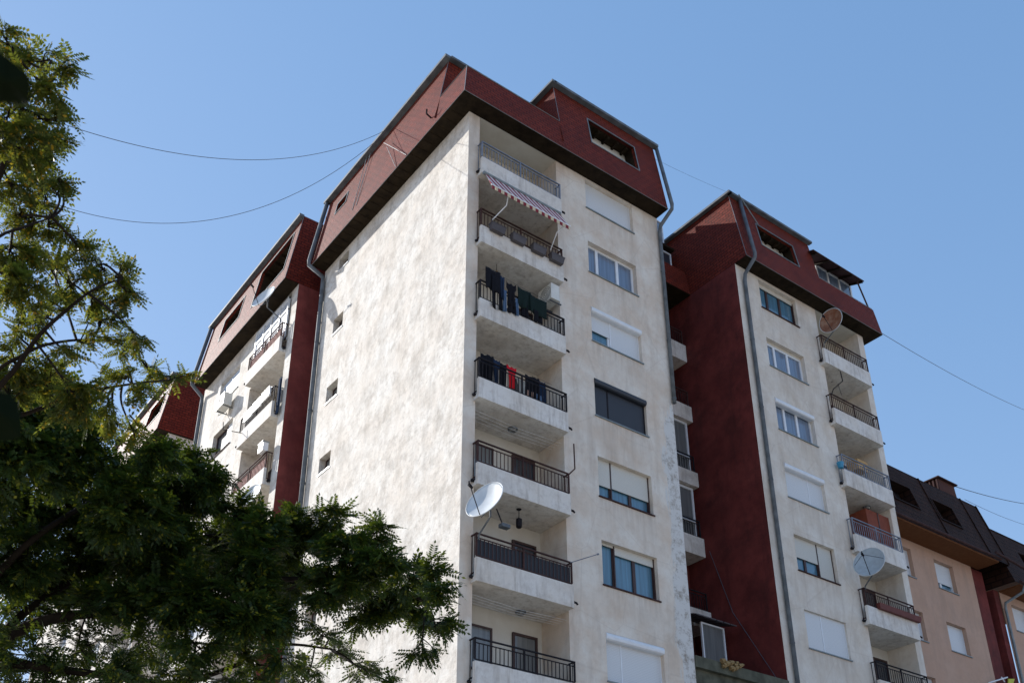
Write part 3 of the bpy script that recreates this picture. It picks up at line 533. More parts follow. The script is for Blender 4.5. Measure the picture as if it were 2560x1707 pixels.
r4.quad((-1.1, B0-.1, ZE), (8, B0-.1, ZE), (8, B0-.1, ZR), (-.5-oz, B0-.1, ZR)); r4.quad((-1.1, B1, ZE), (8, B1, ZE), (8, B1, ZR), (-.5-oz, B1, ZR))
R4 = obj('roof', r4, 'roof', fb); obj('roof_deck', MB().wbox(-.61, 8, B0-.1, B1, ZR, ZR+.03), 'zinc', R4); obj('soffit', MB().wbox(-1.09, 8, B0-.09, B1-.01, ZE-.02, ZE+.02), 'soffit', R4)
gutter(R4, [(-.83, -.62, B0-.1, B1+.05, ZR-.07, ZR+.04)])
for q in (o3_, o4_): opening_frame(R4, LQ, *q[:4]); terrace_recess(R4, LQ, *q[:4], dep=.5, dz=.3)
trimline(R4, None, [((-1.11, B0-.11, ZE), (-1.11, B1, ZE)), ((-1.11, B0-.11, ZE), (-.5-oz-.01, B0-.11, ZR))], .018)
lf = thing('apartment_block', 'low plain cream house end glimpsed under the dark branches at lower left', 'apartment building', (4, 40, 0))
f5 = MB(); wall(f5, LS, 36, 45.6, 0, 26, [(38, 39.6, z, z+1.3, .25) for z in (12, 15, 18, 21)]+[(42, 43.6, z, z+1.3, .25) for z in (12, 15, 18, 21)]); f5.quad((-.5, 36, 0), (8, 36, 0), (8, 36, 26), (-.5, 36, 26)); f5.quad((-.5, 45.6, 0), (8, 45.6, 0), (8, 45.6, 26), (-.5, 45.6, 26)); f5.quad((-.5, 36, 26), (8, 36, 26), (8, 45.6, 26), (-.5, 45.6, 26)); obj('wall', f5, 'white', lf)
for z in (12, 15, 18, 21):
    for u in (38, 42): window(lf, LS, u, u+1.6, z, z+1.3, glassm='g_lace', mull=(.5,), d=.2)
# ================================================================== peach building
pb = thing('apartment_house', 'lower peach apartment house with dark brown tiled mansard at right edge', 'apartment building', (26, 6, 0))
PF = Fr('F', 1.2); PZ = [(18.32, 19.62), (15.57, 16.83), (12.8, 14.1), (10.0, 11.3)]
PU = [(21.75, 23.17), (24.80, 26.2)]
f6 = MB(); wall(f6, PF, 20.6, 27.7, 0, 20.05, [(*u, a, b, .26) for u in PU for a, b in PZ]); obj('front_wall', f6, 'peach', pb)
for i, (a, b) in enumerate(PZ):
    window(pb, PF, *PU[0], a, b, sh=[(0, 1, 1)], mull=(.5,), d=.24); window(pb, PF, *PU[1], a, b, sh=[(0, 1, .72 if i == 0 else 1)], glassm='g_blue', mull=(.4,), d=.24)
obj('pilaster', MB().wbox(27.7, 28.75, 1.3, 1.6, 0, 20.05), 'red', pb); obj('recess_wall', MB().wbox(28.75, 29.3, 1.9, 2.1, 0, 20.05), 'red', pb)
obj('rear_wall', MB().quad((20.6, 9, 0), (29.3, 9, 0), (29.3, 9, 20), (20.6, 9, 20)).quad((29.3, 1.9, 0), (29.3, 9, 0), (29.3, 9, 20), (29.3, 1.9, 20)), 'peach', pb)
PQ = Fr('F', .25, .0001, .28, 20.15); r5 = MB(); ow = [(24.95, 26.45, 21.3, 22.35, .5), (21.7, 23.35, 21.3, 22.35, .5)]
wall(r5, PQ, 20.6, 29.3, 20.15, 23.45, ow); r5.quad((29.3, .25, 20.15), (29.3, 9, 20.15), (29.3, 9, 23.45), (29.3, 1.17, 23.45)); r5.quad((20.6, 1.17, 23.45), (29.3, 1.17, 23.45), (29.3, 9, 23.45), (20.6, 9, 23.45)); r5.quad((20.6, 9, 20), (29.3, 9, 20), (29.3, 9, 23.45), (20.6, 9, 23.45))
R5 = obj('roof', r5, 'broof', pb)
for q in ow:
    d_ = MB(); d_.box(PQ, q[0], q[1], -.55, -.5, q[2], q[3]); dw = obj('dormer_window', d_, 'dark', R5)
    obj('dormer_frame', MB().box(PQ, q[0]-.06, q[0], -.02, .06, q[2]-.06, q[3]+.06).box(PQ, q[1], q[1]+.06, -.02, .06, q[2]-.06, q[3]+.06).box(PQ, q[0], q[1], -.02, .06, q[3], q[3]+.06).box(PQ, q[0], q[1], -.02, .06, q[2]-.06, q[2]), 'broof', dw)
for u in (24.75, 27.95, 29.23): obj('seam', MB().box(PQ, u, u+.06, 0, .05, 20.2, 23.45), 'broof', R5)
obj('soffit', MB().wbox(20.62, 28.3, .2, 1.197, 20.02, 20.1), 'bsoffit', R5)
gt = MB(); gt.tube([(20.6, .12, 20.17), (28.35, .12, 20.17)], .075, n=8); gt.tube([(27.7, -.06, 20.25), (30.0, -.06, 20.05)], .06, n=8); obj('gutter', gt, 'brown_iron', R5)
ch = MB(); ch.hexa([(27.5, 1.7, 23.3), (28.9, 1.7, 23.3), (28.9, 3.0, 23.3), (27.5, 3.0, 23.3), (27.55, 1.75, 24.62), (28.85, 1.75, 24.62), (28.85, 2.95, 24.62), (27.55, 2.95, 24.62)])
chm = obj('dormer_cap', ch, 'brick', R5); cr_ = MB()
for k in range(7): cr_.wbox(27.47, 27.53, 1.75+k*.18, 1.82+k*.18, 23.4, 24.61)
cr_.wbox(27.42, 28.98, 1.62, 3.08, 24.625, 24.68); obj('cladding_rib', cr_, 'brown_iron', chm)
ph_ = thing('apartment_house', 'second peach house stepping back at the right edge beyond the dark red strip', 'apartment building', (34, 6, 0))
f7 = MB(); wall(f7, PF, 29.7, 42, 0, 19.35, [(30.5, 31.9, z, z+1.25, .26) for z in (17.68, 14.95, 12.2)]+[(35, 36.4, z, z+1.25, .26) for z in (17.68, 14.95, 12.2)]); obj('front_wall', f7, 'peach', ph_)
for z in (17.68, 14.95, 12.2):
    for u in (30.5, 35): window(ph_, PF, u, u+1.4, z, z+1.25, sh=[(0, 1, 1)], mull=(.5,), d=.24)
obj('pilaster', MB().wbox(29.3, 29.7, 1.25, 1.6, 0, 19.35), 'red', ph_)
PR = Fr('F', .2, .0001, .28, 19.4); r6 = MB(); od = (31.5, 32.6, 20.6, 21.6, .4); wall(r6, PR, 29.35, 42, 19.4, 22.4, [od]); r6.quad((29.35, 1.0, 22.4), (42, 1.0, 22.4), (42, 9, 22.4), (29.35, 9, 22.4)); r6.quad((29.35, .2, 19.4), (29.35, 9, 19.4), (29.35, 9, 22.4), (29.35, 1.04, 22.4))
R6 = obj('roof', r6, 'broof', ph_); obj('dormer_window', MB().box(PR, od[0], od[1], -.45, -.4, od[2], od[3]), 'dark', R6); obj('soffit', MB().wbox(29.7, 42, .2, 1.197, 19.3, 19.36), 'bsoffit', R6)
obj('gutter', MB().tube([(29.6, .1, 19.42), (42, .1, 19.42)], .07, n=8), 'brown_iron', R6)
pipe(ph_, [(29.9, .1, 19.3), (29.9, .25, 19.05), (29.75, 1.05, 18.75), (29.75, 1.1, 18.5), (29.75, 1.1, 0)], .06, mat='trim')
# ================================================================== satellite dishes, antennas
def dish(c, R, n, mount, label, mat='dish', backarms=False, group='satellite dishes on the balconies'):
    n = Vector(n).normalized(); c = Vector(c); mount = Vector(mount)
    t_ = thing('satellite_dish', label, 'satellite dish', mount, group)
    a = n.cross(Vector((0, 0, 1))).normalized(); b = a.cross(n); b = b if b.z > 0 else -b
    mb = MB(); rings, seg = 9, 40; dep = R*.2
    for side in (0, 1):
        base = len(mb.v)
        for i in range(rings+1):
            r = R*i/rings; h = dep*((i/rings)**2-1)-(.02 if side else 0)
            for k in range(seg):
                ph = 2*math.pi*k/seg; p = c+(a*math.cos(ph)*.94+b*math.sin(ph))*r+n*h; mb.v.append(tuple(p))
        for i in range(rings):
            for k in range(seg): mb.f.append((base+i*seg+k, base+i*seg+(k+1) % seg, base+(i+1)*seg+(k+1) % seg, base+(i+1)*seg+k))
    b2 = len(mb.v)//2
    for k in range(seg): mb.f.append((rings*seg+k, rings*seg+(k+1) % seg, b2+rings*seg+(k+1) % seg, b2+rings*seg+k))
    rf = obj('reflector', mb, mat, t_, smooth=True)
    rm = MB(); pts = [c+(a*math.cos(2*math.pi*k/seg)*.94+b*math.sin(2*math.pi*k/seg))*R*1.0+n*-.004 for k in range(seg+1)]; rm.tube(pts, .012, n=6, cap=False); obj('rim', rm, 'dish', rf, smooth=True)
    low = c-b*R*.96-n*.0; feed = c+n*R*1.02-b*R*.18
    obj('feed_arm', MB().tube([low-n*.05, feed], .013, n=6), 'iron', t_)
    obj('feed_horn', MB().tube([feed+n*.05, feed-n*.09], .045, .035, n=10).tube([feed+n*.05, feed+n*.05+Vector((0, 0, .09))], .02, n=6), 'iron', t_)
    bk = c-n*(dep+.03); m_ = MB(); m_.tube([bk+b*.1, bk-n*.12], .05, n=8); elbow = bk-n*.14-Vector((0, 0, .28)); m_.tube([bk-n*.12, elbow], .026, n=8); m_.tube([elbow, mount+Vector((0, 0, .12)), mount], .024, n=8); m_.tube([bk-n*.12-b*.05, low-n*.1], .014, n=6)
    obj('mast', m_, 'zinc', t_)
    if backarms:
        obj('support_rod', MB().tube([c+a*R*.85, feed], .008, n=5).tube([c-a*R*.85, feed], .008, n=5), 'iron', t_)
    return t_
DN = (-.87, -.285, .363)
dish((.12, -.92, 13.95), .60, DN, (.42, -.26, 13.15), 'large white satellite dish at the corner above the balcony with the dark screened railing')
dish((-1.5, 12.3, 28.1), .60, DN, (-.78, 11.95, 26.95), 'grey satellite dish standing in front of the red roof of the left block')
dish((-1.4, 11.4, 18.75), .56, DN, (-.75, 12.1, 18.2), 'pale dish just above the treetop on the lower balconies of the left block')
dish((17.02, -.9, 27.25), .54, (-1.0, -.12, .02), (17.3, -.24, 26.5), 'rusty orange satellite dish at the top balcony of the right block', mat='rust')
dish((16.75, -.92, 16.6), .60, (-1.0, -.30, .28), (17.3, -.24, 15.9), 'pale grey dish with crossed rods on the right block beside the peach house', mat='dish2', backarms=True)
def antenna(name, label, pts, els, mat='iron', r=.012):
    t_ = thing(name, label, 'antenna', pts[0]); obj('mast', MB().tube(pts, r*1.3, n=6), mat, t_)
    if els:
        e = MB()
        for p, d in els:
            p = Vector(p); d = Vector(d); e.tube([p-d, p+d], r*.6, n=5)
        obj('element', e, mat, t_)
    return t_
pl = thing('metal_pole', 'bent dark pole rising from the balcony railing right of the clotheslines', 'pole', (3.55, -.24, 16.1)); obj('pole', MB().tube([(3.55, -.24, 16.08), (3.75, -.3, 16.32), (3.74, -.3, 17.15)], .022, n=6), 'brown_iron', pl)
pl = thing('metal_pole', 'thin grey pole sticking out sideways from the dark screened balcony', 'pole', (3.56, -.26, 13.3)); obj('pole', MB().tube([(3.5, -.26, 13.3), (4.04, -.8, 13.5)], .014, n=6), 'blue_iron', pl); obj('end_cap', MB().tube([(4.03, -.79, 13.495), (4.06, -.83, 13.51)], .03, n=8), 'blue_iron', pl)
antenna('dish_bracket', 'empty black antenna bracket on the second balcony of the right block', [(17.2, -.25, 24.1), (17.25, -.35, 24.35), (17.75, -.5, 24.85), (17.7, -.5, 25.3)], [((17.62, -.5, 25.32), (.06, 0, 0)), ((17.15, -.4, 24.62), (.05, 0, .02)), ((17.6, -.4, 24.45), (.02, .05, .3))], r=.016)
antenna('tv_antenna', 'thin comb antenna beside the lowest dish on the left block', [(-.85, 11.95, 17.6), (-1.2, 10.9, 18.2), (-1.2, 10.9, 18.9)], [((-1.2, 10.9-k*.12, 18.15), (0, 0, .25)) for k in range(4)], r=.009)
antenna('pole_bracket', 'dark angled washing bracket jutting from the middle balcony of the left block', [(-.8, 14.6, 23.1), (-1.35, 15.2, 23.35), (-1.35, 15.3, 23.75)], [((-1.35, 15.25, 23.4), (0, .25, 0))], r=.014)
# ================================================================== air conditioners, awning, planters, laundry
def ac(T, u0, u1, o0, o1, z0, z1, label, fan_o=None):
    t_ = thing('air_conditioner', label, 'air conditioner', T((u0+u1)/2, o0, z0), 'air conditioner units outside the flats')
    obj('casing', MB().box(T, u0, u1, o0, o1, z0, z1), 'acw', t_)
    fo = o1+.004; c = ((u0+u1)/2-.08*(u1-u0), (z0+z1)/2); g = MB()
    for rr_ in (.06, .12, .18, .23):
        R_ = rr_*(z1-z0)/.55; g.tube([T(c[0]+math.cos(k*.39269)*R_, fo, c[1]+math.sin(k*.39269)*R_) for k in range(17)], .006, n=4, cap=False)
    obj('fan_grille', g, 'iron', t_)
    obj('bracket', MB().box(T, u0+.08, u0+.12, min(0, o0), o1-.02, z0-.035, z0-.003), 'zinc', t_); obj('bracket', MB().box(T, u1-.12, u1-.08, min(0, o0), o1-.02, z0-.035, z0-.003), 'zinc', t_)
    obj('coolant_hose', MB().tube([T(u1-.05, (o0+o1)/2, z0+.1), T(u1+.08, (o0+o1)/2, z0-.1), T(u1+.1, .0+min(0, o0), z0+.25), T(u1+.1, .01+min(0, o0), z0+.6)], .02, n=6), 'sh_c', t_)
    return t_
ac(LS, 16.75, 17.6, .12, .48, 25.55, 26.15, 'air conditioner beside the shuttered window high on the left block')
SW = Fr('S', 3.62)
ac(SW, -.16, .5, .14, .48, 22.33, 22.92, 'air conditioner on the inner wall of the balcony with dark laundry')
aw = thing('awning', 'red and white striped fabric awning slanting out above the second corner balcony', 'awning', (1.9, -.3, 25.7))
fb_ = MB(); n = 1
fb_.hexa([(.44, -.33, 25.78), (3.42, -.33, 25.78), (3.42, -.33, 25.80), (.44, -.33, 25.80), (.2, -1.0, 24.66), (3.27, -1.0, 24.66), (3.27, -1.02, 24.68), (.2, -1.02, 24.68)])
fbo = obj('fabric', fb_, 'stripe', aw)
vl = MB()
for k in range(24):
    x = .2+3.07*k/24; x2 = .2+3.07*(k+1)/24; vl.hexa([(x, -1.03, 24.66), (x2, -1.03, 24.66), (x2, -1.015, 24.66), (x, -1.015, 24.66), (x+.01, -1.03, 24.52), (x2-.01, -1.03, 24.52), (x2-.01, -1.015, 24.52), (x+.01, -1.015, 24.52)])
m, t, b = _mat('valance_stripes'); wv = N(t, 'ShaderNodeTexWave', i_Scale=1.3); wv.bands_direction = 'X'; t.links.new(mapped(t, (1, 1, 1)), wv.inputs['Vector'])
t.links.new(mix(t, ramp(t, wv.outputs[1], [(.48, 0), (.52, 1)]), (.22, .02, .03), (.62, .52, .36)), b.inputs['Base Color']); b.inputs['Roughness'].default_value = .85
vo = obj('valance', vl, m, fbo)
obj('front_bar', MB().tube([(.18, -1.02, 24.67), (3.29, -1.02, 24.67)], .025, n=8), 'pvc', aw)
obj('roller_case', MB().tube([(.36, -.34, 25.8), (3.46, -.34, 25.8)], .06, n=10), 'trim', aw)
for x0, x1, x2 in ((.5, .95, .75), (3.3, 2.95, 3.0)):
    obj('arm', MB().tube([(x0+.25*(1 if x0 < 1 else -1), -.28, 24.1), (x1, -.75, 24.45), (x2+.1, -1.0, 24.66)], .018, n=6), 'pvc', aw)
for k, x in enumerate((.62, 1.42, 2.22, 2.95)):
    lab = ['leftmost of the four grey planter boxes hung on the railing under the awning', 'second planter box from the left on the railing under the awning', 'third planter box from the left on the railing under the awning', 'rightmost planter box at the end of the railing under the awning'][k]
    pt = thing('planter_box', lab, 'planter', (x+.25, -.4, 23.8), 'planter boxes under the awning')
    pb_ = MB(); pb_.hexa([(x+.03, -.43, 23.62), (x+.5, -.43, 23.62), (x+.5, -.30, 23.62), (x+.03, -.30, 23.62), (x, -.48, 23.84), (x+.53, -.48, 23.84), (x+.53, -.285, 23.84), (x, -.285, 23.84)]); obj('box', pb_, 'planter', pt)
    obj('rim', MB().wbox(x-.01, x+.54, -.49, -.275, 23.835, 23.86), 'planter', pt)
    if k in (0, 1):
        q = MB()
        for j in range(20):
            a0 = x+.05+random.random()*.42; q.tube([(a0, -.38, 23.84), (a0+random.uniform(-.06, .06), -.38+random.uniform(-.05, .05), 23.94+random.random()*.1)], .006, .002, n=3)
        obj('stems', q, 'leafA', pt)
for z, o, lab in ((16.0, None, None),): pass
tp = thing('planter_box', 'long terracotta planter along the lower balcony rail of the right block', 'planter', (19, -.4, 12.5)); obj('box', MB().hexa([(17.75, -.42, 12.5), (20.2, -.42, 12.5), (20.2, -.3, 12.5), (17.75, -.3, 12.5), (17.72, -.46, 12.7), (20.23, -.46, 12.7), (20.23, -.285, 12.7), (17.72, -.285, 12.7)]), 'terra', tp)
tp.location = tp.location+Vector((0, 0, 2.75))
tp2 = thing('basin', 'small blue plastic basin hung at the left end of a right block balcony', 'basin', (17.12, -.2, 20.9)); obj('bowl', MB().tube([(17.1, -.2, 20.82), (17.1, -.2, 21.05)], .09, .14, n=14), 'blue', tp2)
bx = thing('wooden_box', 'yellowish wooden crate standing on the balcony above the bare brown cupboard', 'crate', (19.2, .4, 22.1)); g = MB(); g.wbox(18.9, 19.5, .2, .7, 21.6, 22.05); obj('crate_body', g, 'wood', bx); obj('slat', MB().wbox(18.88, 19.52, .17, .2, 21.9, 22.0), 'wood', bx)
cu = thing('wardrobe', 'reddish brown panelled cupboard filling the end of a right block balcony', 'cupboard', (19.5, .5, 17.53)); obj('panel', MB().wbox(18.75, 20.2, .12, 1.1, 17.54, 19.75), 'cupw', cu); obj('door_edge', MB().wbox(19.45, 19.5, .1, .118, 17.54, 19.75), 'bframe', cu)
LAMPS = [((2.14, .55, 17.5), 'round ceiling lamp in the balcony with clotheslines below the red washing'), ((2.58, .8, 11.98), 'round ceiling lamp over the lowest corner balcony'), ((19.3, .4, 20.08), 'small ceiling lamp in a right block balcony above the cream wall')]
for p, lab in LAMPS:
    t_ = thing('ceiling_lamp', lab, 'lamp', p, 'ceiling lamps in the balconies'); obj('base', MB().tube([(p[0], p[1], p[2]), (p[0], p[1], p[2]-.04)], .15, n=20), 'zinc', t_); obj('shade', MB().tube([(p[0], p[1], p[2]-.04), (p[0], p[1], p[2]-.1)], .12, .09, n=20), 'g_grey', t_)
t_ = thing('lantern', 'dark hanging lantern under the ceiling of the screened corner balcony', 'lantern', (2.16, .3, 14.77)); obj('chain', MB().tube([(2.16, .3, 14.77), (2.16, .3, 14.5)], .012, n=6).tube([(2.16, .3, 14.77), (2.16, .3, 14.74)], .08, .05, n=10), 'iron', t_); obj('lamp_body', MB().tube([(2.16, .3, 14.5), (2.16, .3, 14.46), (2.16, .3, 14.2)], .03, .07, n=8).tube([(2.16, .3, 14.46), (2.16, .3, 14.22)], .085, .085, n=8), 'iron', t_)
t_ = thing('lantern', 'small yellow bell lamp over the dark laundry', 'lantern', (1.35, .3, 23.0)); obj('chain', MB().tube([(1.35, .3, 23.06), (1.35, .3, 22.75)], .01, n=6), 'iron', t_); obj('lamp_shade', MB().tube([(1.35, .3, 22.78), (1.35, .3, 22.58)], .04, .1, n=12), 'foam', t_)
t_ = thing('flood_lamp', 'grey angled lamp head beside the large corner dish', 'lamp', (1.25, -.1, 14.0)); obj('arm', MB().tube([(1.1, -.1, 14.3), (1.25, -.15, 13.9)], .02, n=6), 'iron', t_); obj('head', MB().wbox(1.15, 1.42, -.3, -.12, 13.74, 13.84), 'zinc', t_)
# clothes: hanging sheets with folds and thickness
def garment(u0, u1, zt, zb_, y, mat, label, cat='laundry', kind='cloth', grp=None, name='garment'):
    nx, nz = 10, 8; mb = MB(); W = u1-u0; H = zt-zb_; ph = random.random()*6
    P = {}
    for s in (0, 1):
        for i in range(nx+1):
            for j in range(nz+1):
                a, b = i/nx, j/nz; x = u0+W*a; z = zt-H*b
                if kind == 'shirt':
                    wd = 1 if b < .3 else .68
                    x = (u0+u1)/2+(a-.5)*W*wd
                    if b < .01: z -= .05*abs(math.sin(a*math.pi*2))
                if kind == 'trousers' and b > .4: x += (.0 if abs(a-.5) > .03 else 0); 
                sag = .03*math.sin(a*math.pi) if b < .2 else 0
                z -= sag+(.04*math.sin(a*9+ph) if j == nz else 0)
                yy = y+.035*math.sin(a*11+ph+b*1.5)*(.3+b)+(.012 if s else 0)
                P[s, i, j] = len(mb.v); mb.v.append((x, yy, z))
    for s in (0, 1):
        for i in range(nx):
            for j in range(nz):
                if kind == 'trousers' and j > 3 and i in (4, 5): continue
                mb.f.append((P[s, i, j], P[s, i+1, j], P[s, i+1, j+1], P[s, i, j+1]))
    for i in range(nx):
        mb.f.append((P[0, i, 0], P[0, i+1, 0], P[1, i+1, 0], P[1, i, 0])); mb.f.append((P[0, i, nz], P[0, i+1, nz], P[1, i+1, nz], P[1, i, nz]))
    for j in range(nz):
        mb.f.append((P[0, 0, j], P[0, 0, j+1], P[1, 0, j+1], P[1, 0, j])); mb.f.append((P[0, nx, j], P[0, nx, j+1], P[1, nx, j+1], P[1, nx, j]))
    o = obj(name, mb, mat, None, smooth=True); tag(o, label, cat, grp); return o
G3, G4 = 'washing on the upper clothesline', 'washing on the lower clothesline'
GR = [(.5, 1.05, 22.05, 21.35, 'black', 'large black towel at the left end of the upper washing', 'cloth'), (.72, 1.12, 21.85, 20.75, 'black', 'black trousers hanging below the large black towel', 'trousers'),
      (1.15, 1.26, 21.5, 20.8, 'jeans', 'narrow blue denim leg between the black clothes upstairs', 'cloth'), (1.27, 1.62, 21.86, 21.1, 'black', 'black shirt left of the second denim strip', 'shirt'),
      (1.6, 1.7, 21.4, 20.85, 'jeans', 'second blue denim strip, right of the black shirt', 'cloth'), (1.68, 2.2, 21.85, 21.25, 'dgreen', 'dark green sheet in the middle of the upper washing', 'cloth'),
      (2.15, 2.82, 21.78, 21.2, 'dgreen', 'wide dark green sheet next to the air conditioner', 'cloth'), (1.85, 2.05, 21.3, 20.95, 'black', 'small black sock-like cloth under the green sheet', 'cloth')]
GR += [(1.04, 1.2, 21.95, 21.2, 'navy', 'dark blue sock-shaped cloth beside the large black towel', 'cloth'), (2.3, 2.6, 21.3, 20.95, 'black', 'black rag dangling under the wide green sheet', 'cloth'), (1.3, 1.6, 21.2, 20.85, 'black', 'black rag low behind the bars between the denim strips', 'cloth')]
for a, b_, zt, zb_, mt, lab, kd in GR: garment(a, b_, zt+.1, zb_, -.33, mt, lab, kind=kd, grp=G3)
GR = [(.5, .72, 19.1, 18.3, 'black', 'leftmost black garment of the lower washing', 'cloth'), (.72, .95, 19.15, 18.25, 'black', 'black garment second from left on the lower line', 'cloth'), (.95, 1.18, 19.12, 18.2, 'navy', 'navy blue shirt between black clothes on the lower line', 'shirt'),
      (1.17, 1.42, 19.05, 18.2, 'black', 'black garment touching the red T-shirt on its left', 'cloth'), (1.42, 1.78, 19.1, 18.35, 'redc', 'bright red T-shirt on the clothesline', 'shirt'),
      (1.8, 2.15, 18.8, 18.2, 'greyc', 'light grey shirt right of the red T-shirt', 'shirt'), (2.1, 2.38, 19.02, 18.3, 'black', 'black garment right of the grey shirt', 'cloth'), (2.38, 2.62, 19.05, 18.3, 'black', 'black garment above the tan cloth', 'cloth'), (2.62, 2.85, 19.0, 18.25, 'navy', 'dark blue garment at the right end of the lower washing', 'cloth'),
      (2.12, 2.42, 18.5, 18.2, 'tan', 'tan cloth low behind the bars of the lower washing', 'cloth'), (2.46, 2.78, 18.5, 18.18, 'jeans', 'blue patterned cloth low behind the bars at the right', 'cloth')]
for a, b_, zt, zb_, mt, lab, kd in GR: garment(a, b_, zt+.02, zb_, -.13, mt, lab, kind=kd, grp=G4)
wl = thing('clothesline', 'clothesline carrying the dark upper washing', 'clothesline', (2, -.33, 22.1), 'clotheslines'); obj('wire', MB().tube([(.45, -.33, 22.12), (1.7, -.33, 21.98), (3.0, -.33, 21.92)], .006, n=4), 'cable', wl)
wl = thing('clothesline', 'clothesline carrying the red T-shirt and black clothes', 'clothesline', (2, -.13, 19.1), 'clotheslines'); obj('wire', MB().tube([(.45, -.13, 19.14), (1.7, -.13, 19.1), (3.1, -.13, 19.05)], .006, n=4), 'cable', wl)
for z, lab in ((17.3, 'bare clothesline wires under the ceiling below the red T-shirt'), (11.75, 'bare clothesline wires above the lowest corner balcony')):
    wl = thing('clothesline', lab, 'clothesline', (2, .3, z), 'clotheslines')
    for k in range(4): obj('wire', MB().tube([(.43, .1+k*.15, z), (2, .1+k*.15, z-.06), (3.61, .1+k*.15, z)], .004, n=4), 'pvc', wl)
# left block things on the balcony rails (bright, sunlit)
for k, (u, zz, lab) in enumerate(((12.5, 23.95, 'white bedding hung over the rail, nearest the red strip'), (13.3, 23.9, 'white bedding hung over the rail, in the middle'), (14.1, 23.85, 'white bedding hung over the rail, nearest the brown window'))):
    mb = MB(); mb.box(LS, u-.36, u+.36, .26, .34, zz-.35, zz+.06).box(LS, u-.36, u+.36, .14, .25, zz+.03, zz+.07); tag(obj('blanket', mb, 'pvc'), lab, 'laundry', 'bedding airing on the left block rail')
garment_ = MB(); garment_.wbox(-.74, -.55, 11.55, 11.72, 23.0, 24.25); tag(obj('garment', MB().box(LS, 11.55, 11.75, .1, .14, 22.6, 24.2).box(LS, 11.57, 11.72, .141, .17, 22.9, 24.1), 'navy'), 'dark blue clothes hanging at the right end of the left block balcony', 'laundry')
bk_ = thing('box', 'white box fixed on the corner of the left block balcony rail', 'box', (-.7, 11.9, 21.1)); obj('box_body', MB().box(LS, 11.9, 12.3, .2, .42, 21.05, 21.4), 'pvc', bk_); obj('lid', MB().box(LS, 11.87, 12.33, .17, .45, 21.4, 21.43), 'trim', bk_)
# things on the wall: ladder-like conduit, hook
hk = thing('hook', 'short bent metal hook under the roof edge of the sunlit side', 'hook', (-.5, 1.47, 29.3)); obj('rod', MB().tube([(-.5, 1.55, 29.25), (-.75, 1.45, 29.2), (-.78, 1.4, 29.35)], .03, n=6), 'iron', hk)
# ================================================================== cables
def cable(A, B, sag, r, label, n=60):
    A, B = Vector(A), Vector(B); pts = []
    for i in range(n+1):
        s = i/n; p = A.lerp(B, s); p.z -= sag*4*s*(1-s); pts.append(p)
    tag(obj('overhead_cable', MB().tube(pts, r, n=6), 'cable'), label, 'cable', 'cables strung in the sky')
cable((-.2, 4.99, 31.95), (-13.88, -4.68, 16.15), 1.79, 0.0078, 'upper black cable sagging from the roof edge into the left trees')
cable((-.2, 5.05, 31.93), (-13.56, 2.14, 20.48), 3.46, 0.0084, 'lower black cable sagging from the roof edge into the left trees')
cable((21.1, .3, 29.9), (45.81, 5.0, 36.87), .3, 0.012, 'cable running from the right block roof to the upper right edge')
cable((30.0, 2.4, 25.3), (55, 6.5, 33.5), .5, 0.018, 'thicker cable leaving the brown ridge almost level at the right edge')
cable((29.3, 1.6, 24.0), (50, 5, 29.5), .6, 0.009, 'thin cable dropping from the brown ridge at the right edge')
cable((8.6, .2, 31.9), (12.6, -.06, 32.2), .05, .004, 'thin wire crossing the dark gap between the two red roofs')
tag(obj('wall_cable', MB().tube([(12.58, 2.7, 17.2), (12.55, 1.9, 14.6), (12.55, .4, 11.9), (12.5, -.1, 11.2)], .012, n=5), 'cable'), 'thin cable dropping diagonally across the dark red flank wall', 'cable')
for a, b_, lab in (((-.45, 4.95, 31.0), (-.62, 2.9, 28.6), 'dark wire crossing the sunlit red roof toward the corner, upper of two'), ((-.45, 4.7, 30.6), (-.62, 3.6, 28.6), 'dark wire crossing the sunlit red roof, lower of two')):
    tag(obj('roof_wire', MB().tube([a, b_], .012, n=5), 'cable'), lab, 'cable')
cl = thing('roof_ladder', 'thin wire bracket running down the sunlit red roof near the small roof window', 'bracket', (-.3, 6.7, 30)); obj('rail', MB().tube([(-.2, 6.75, 31.9), (-.52, 6.95, 29.2)], .012, n=5), 'trim', cl); obj('rail', MB().tube([(-.2, 6.45, 31.9), (-.52, 6.65, 29.2)], .012, n=5), 'trim', cl)
bd = thing('awning_board', 'yellow panel with white rods just showing at the bottom right edge', 'panel', (28.4, 1.1, 14.8)); obj('panel', MB().hexa([(28.1, .9, 14.7), (28.5, .9, 14.78), (28.5, .94, 14.78), (28.1, .94, 14.7), (28.21, .9, 14.96), (28.73, .9, 15.06), (28.73, .94, 15.06), (28.21, .94, 14.96)]), 'yellow', bd)
obj('rod', MB().tube([(26.5, .88, 14.46), (28.11, .88, 15.0), (28.3, 1.19, 15.02)], .03, n=6), 'pvc', bd); obj('rod', MB().tube([(27.62, .88, 14.92), (27.8, .88, 14.74)], .025, n=6), 'pvc', bd)
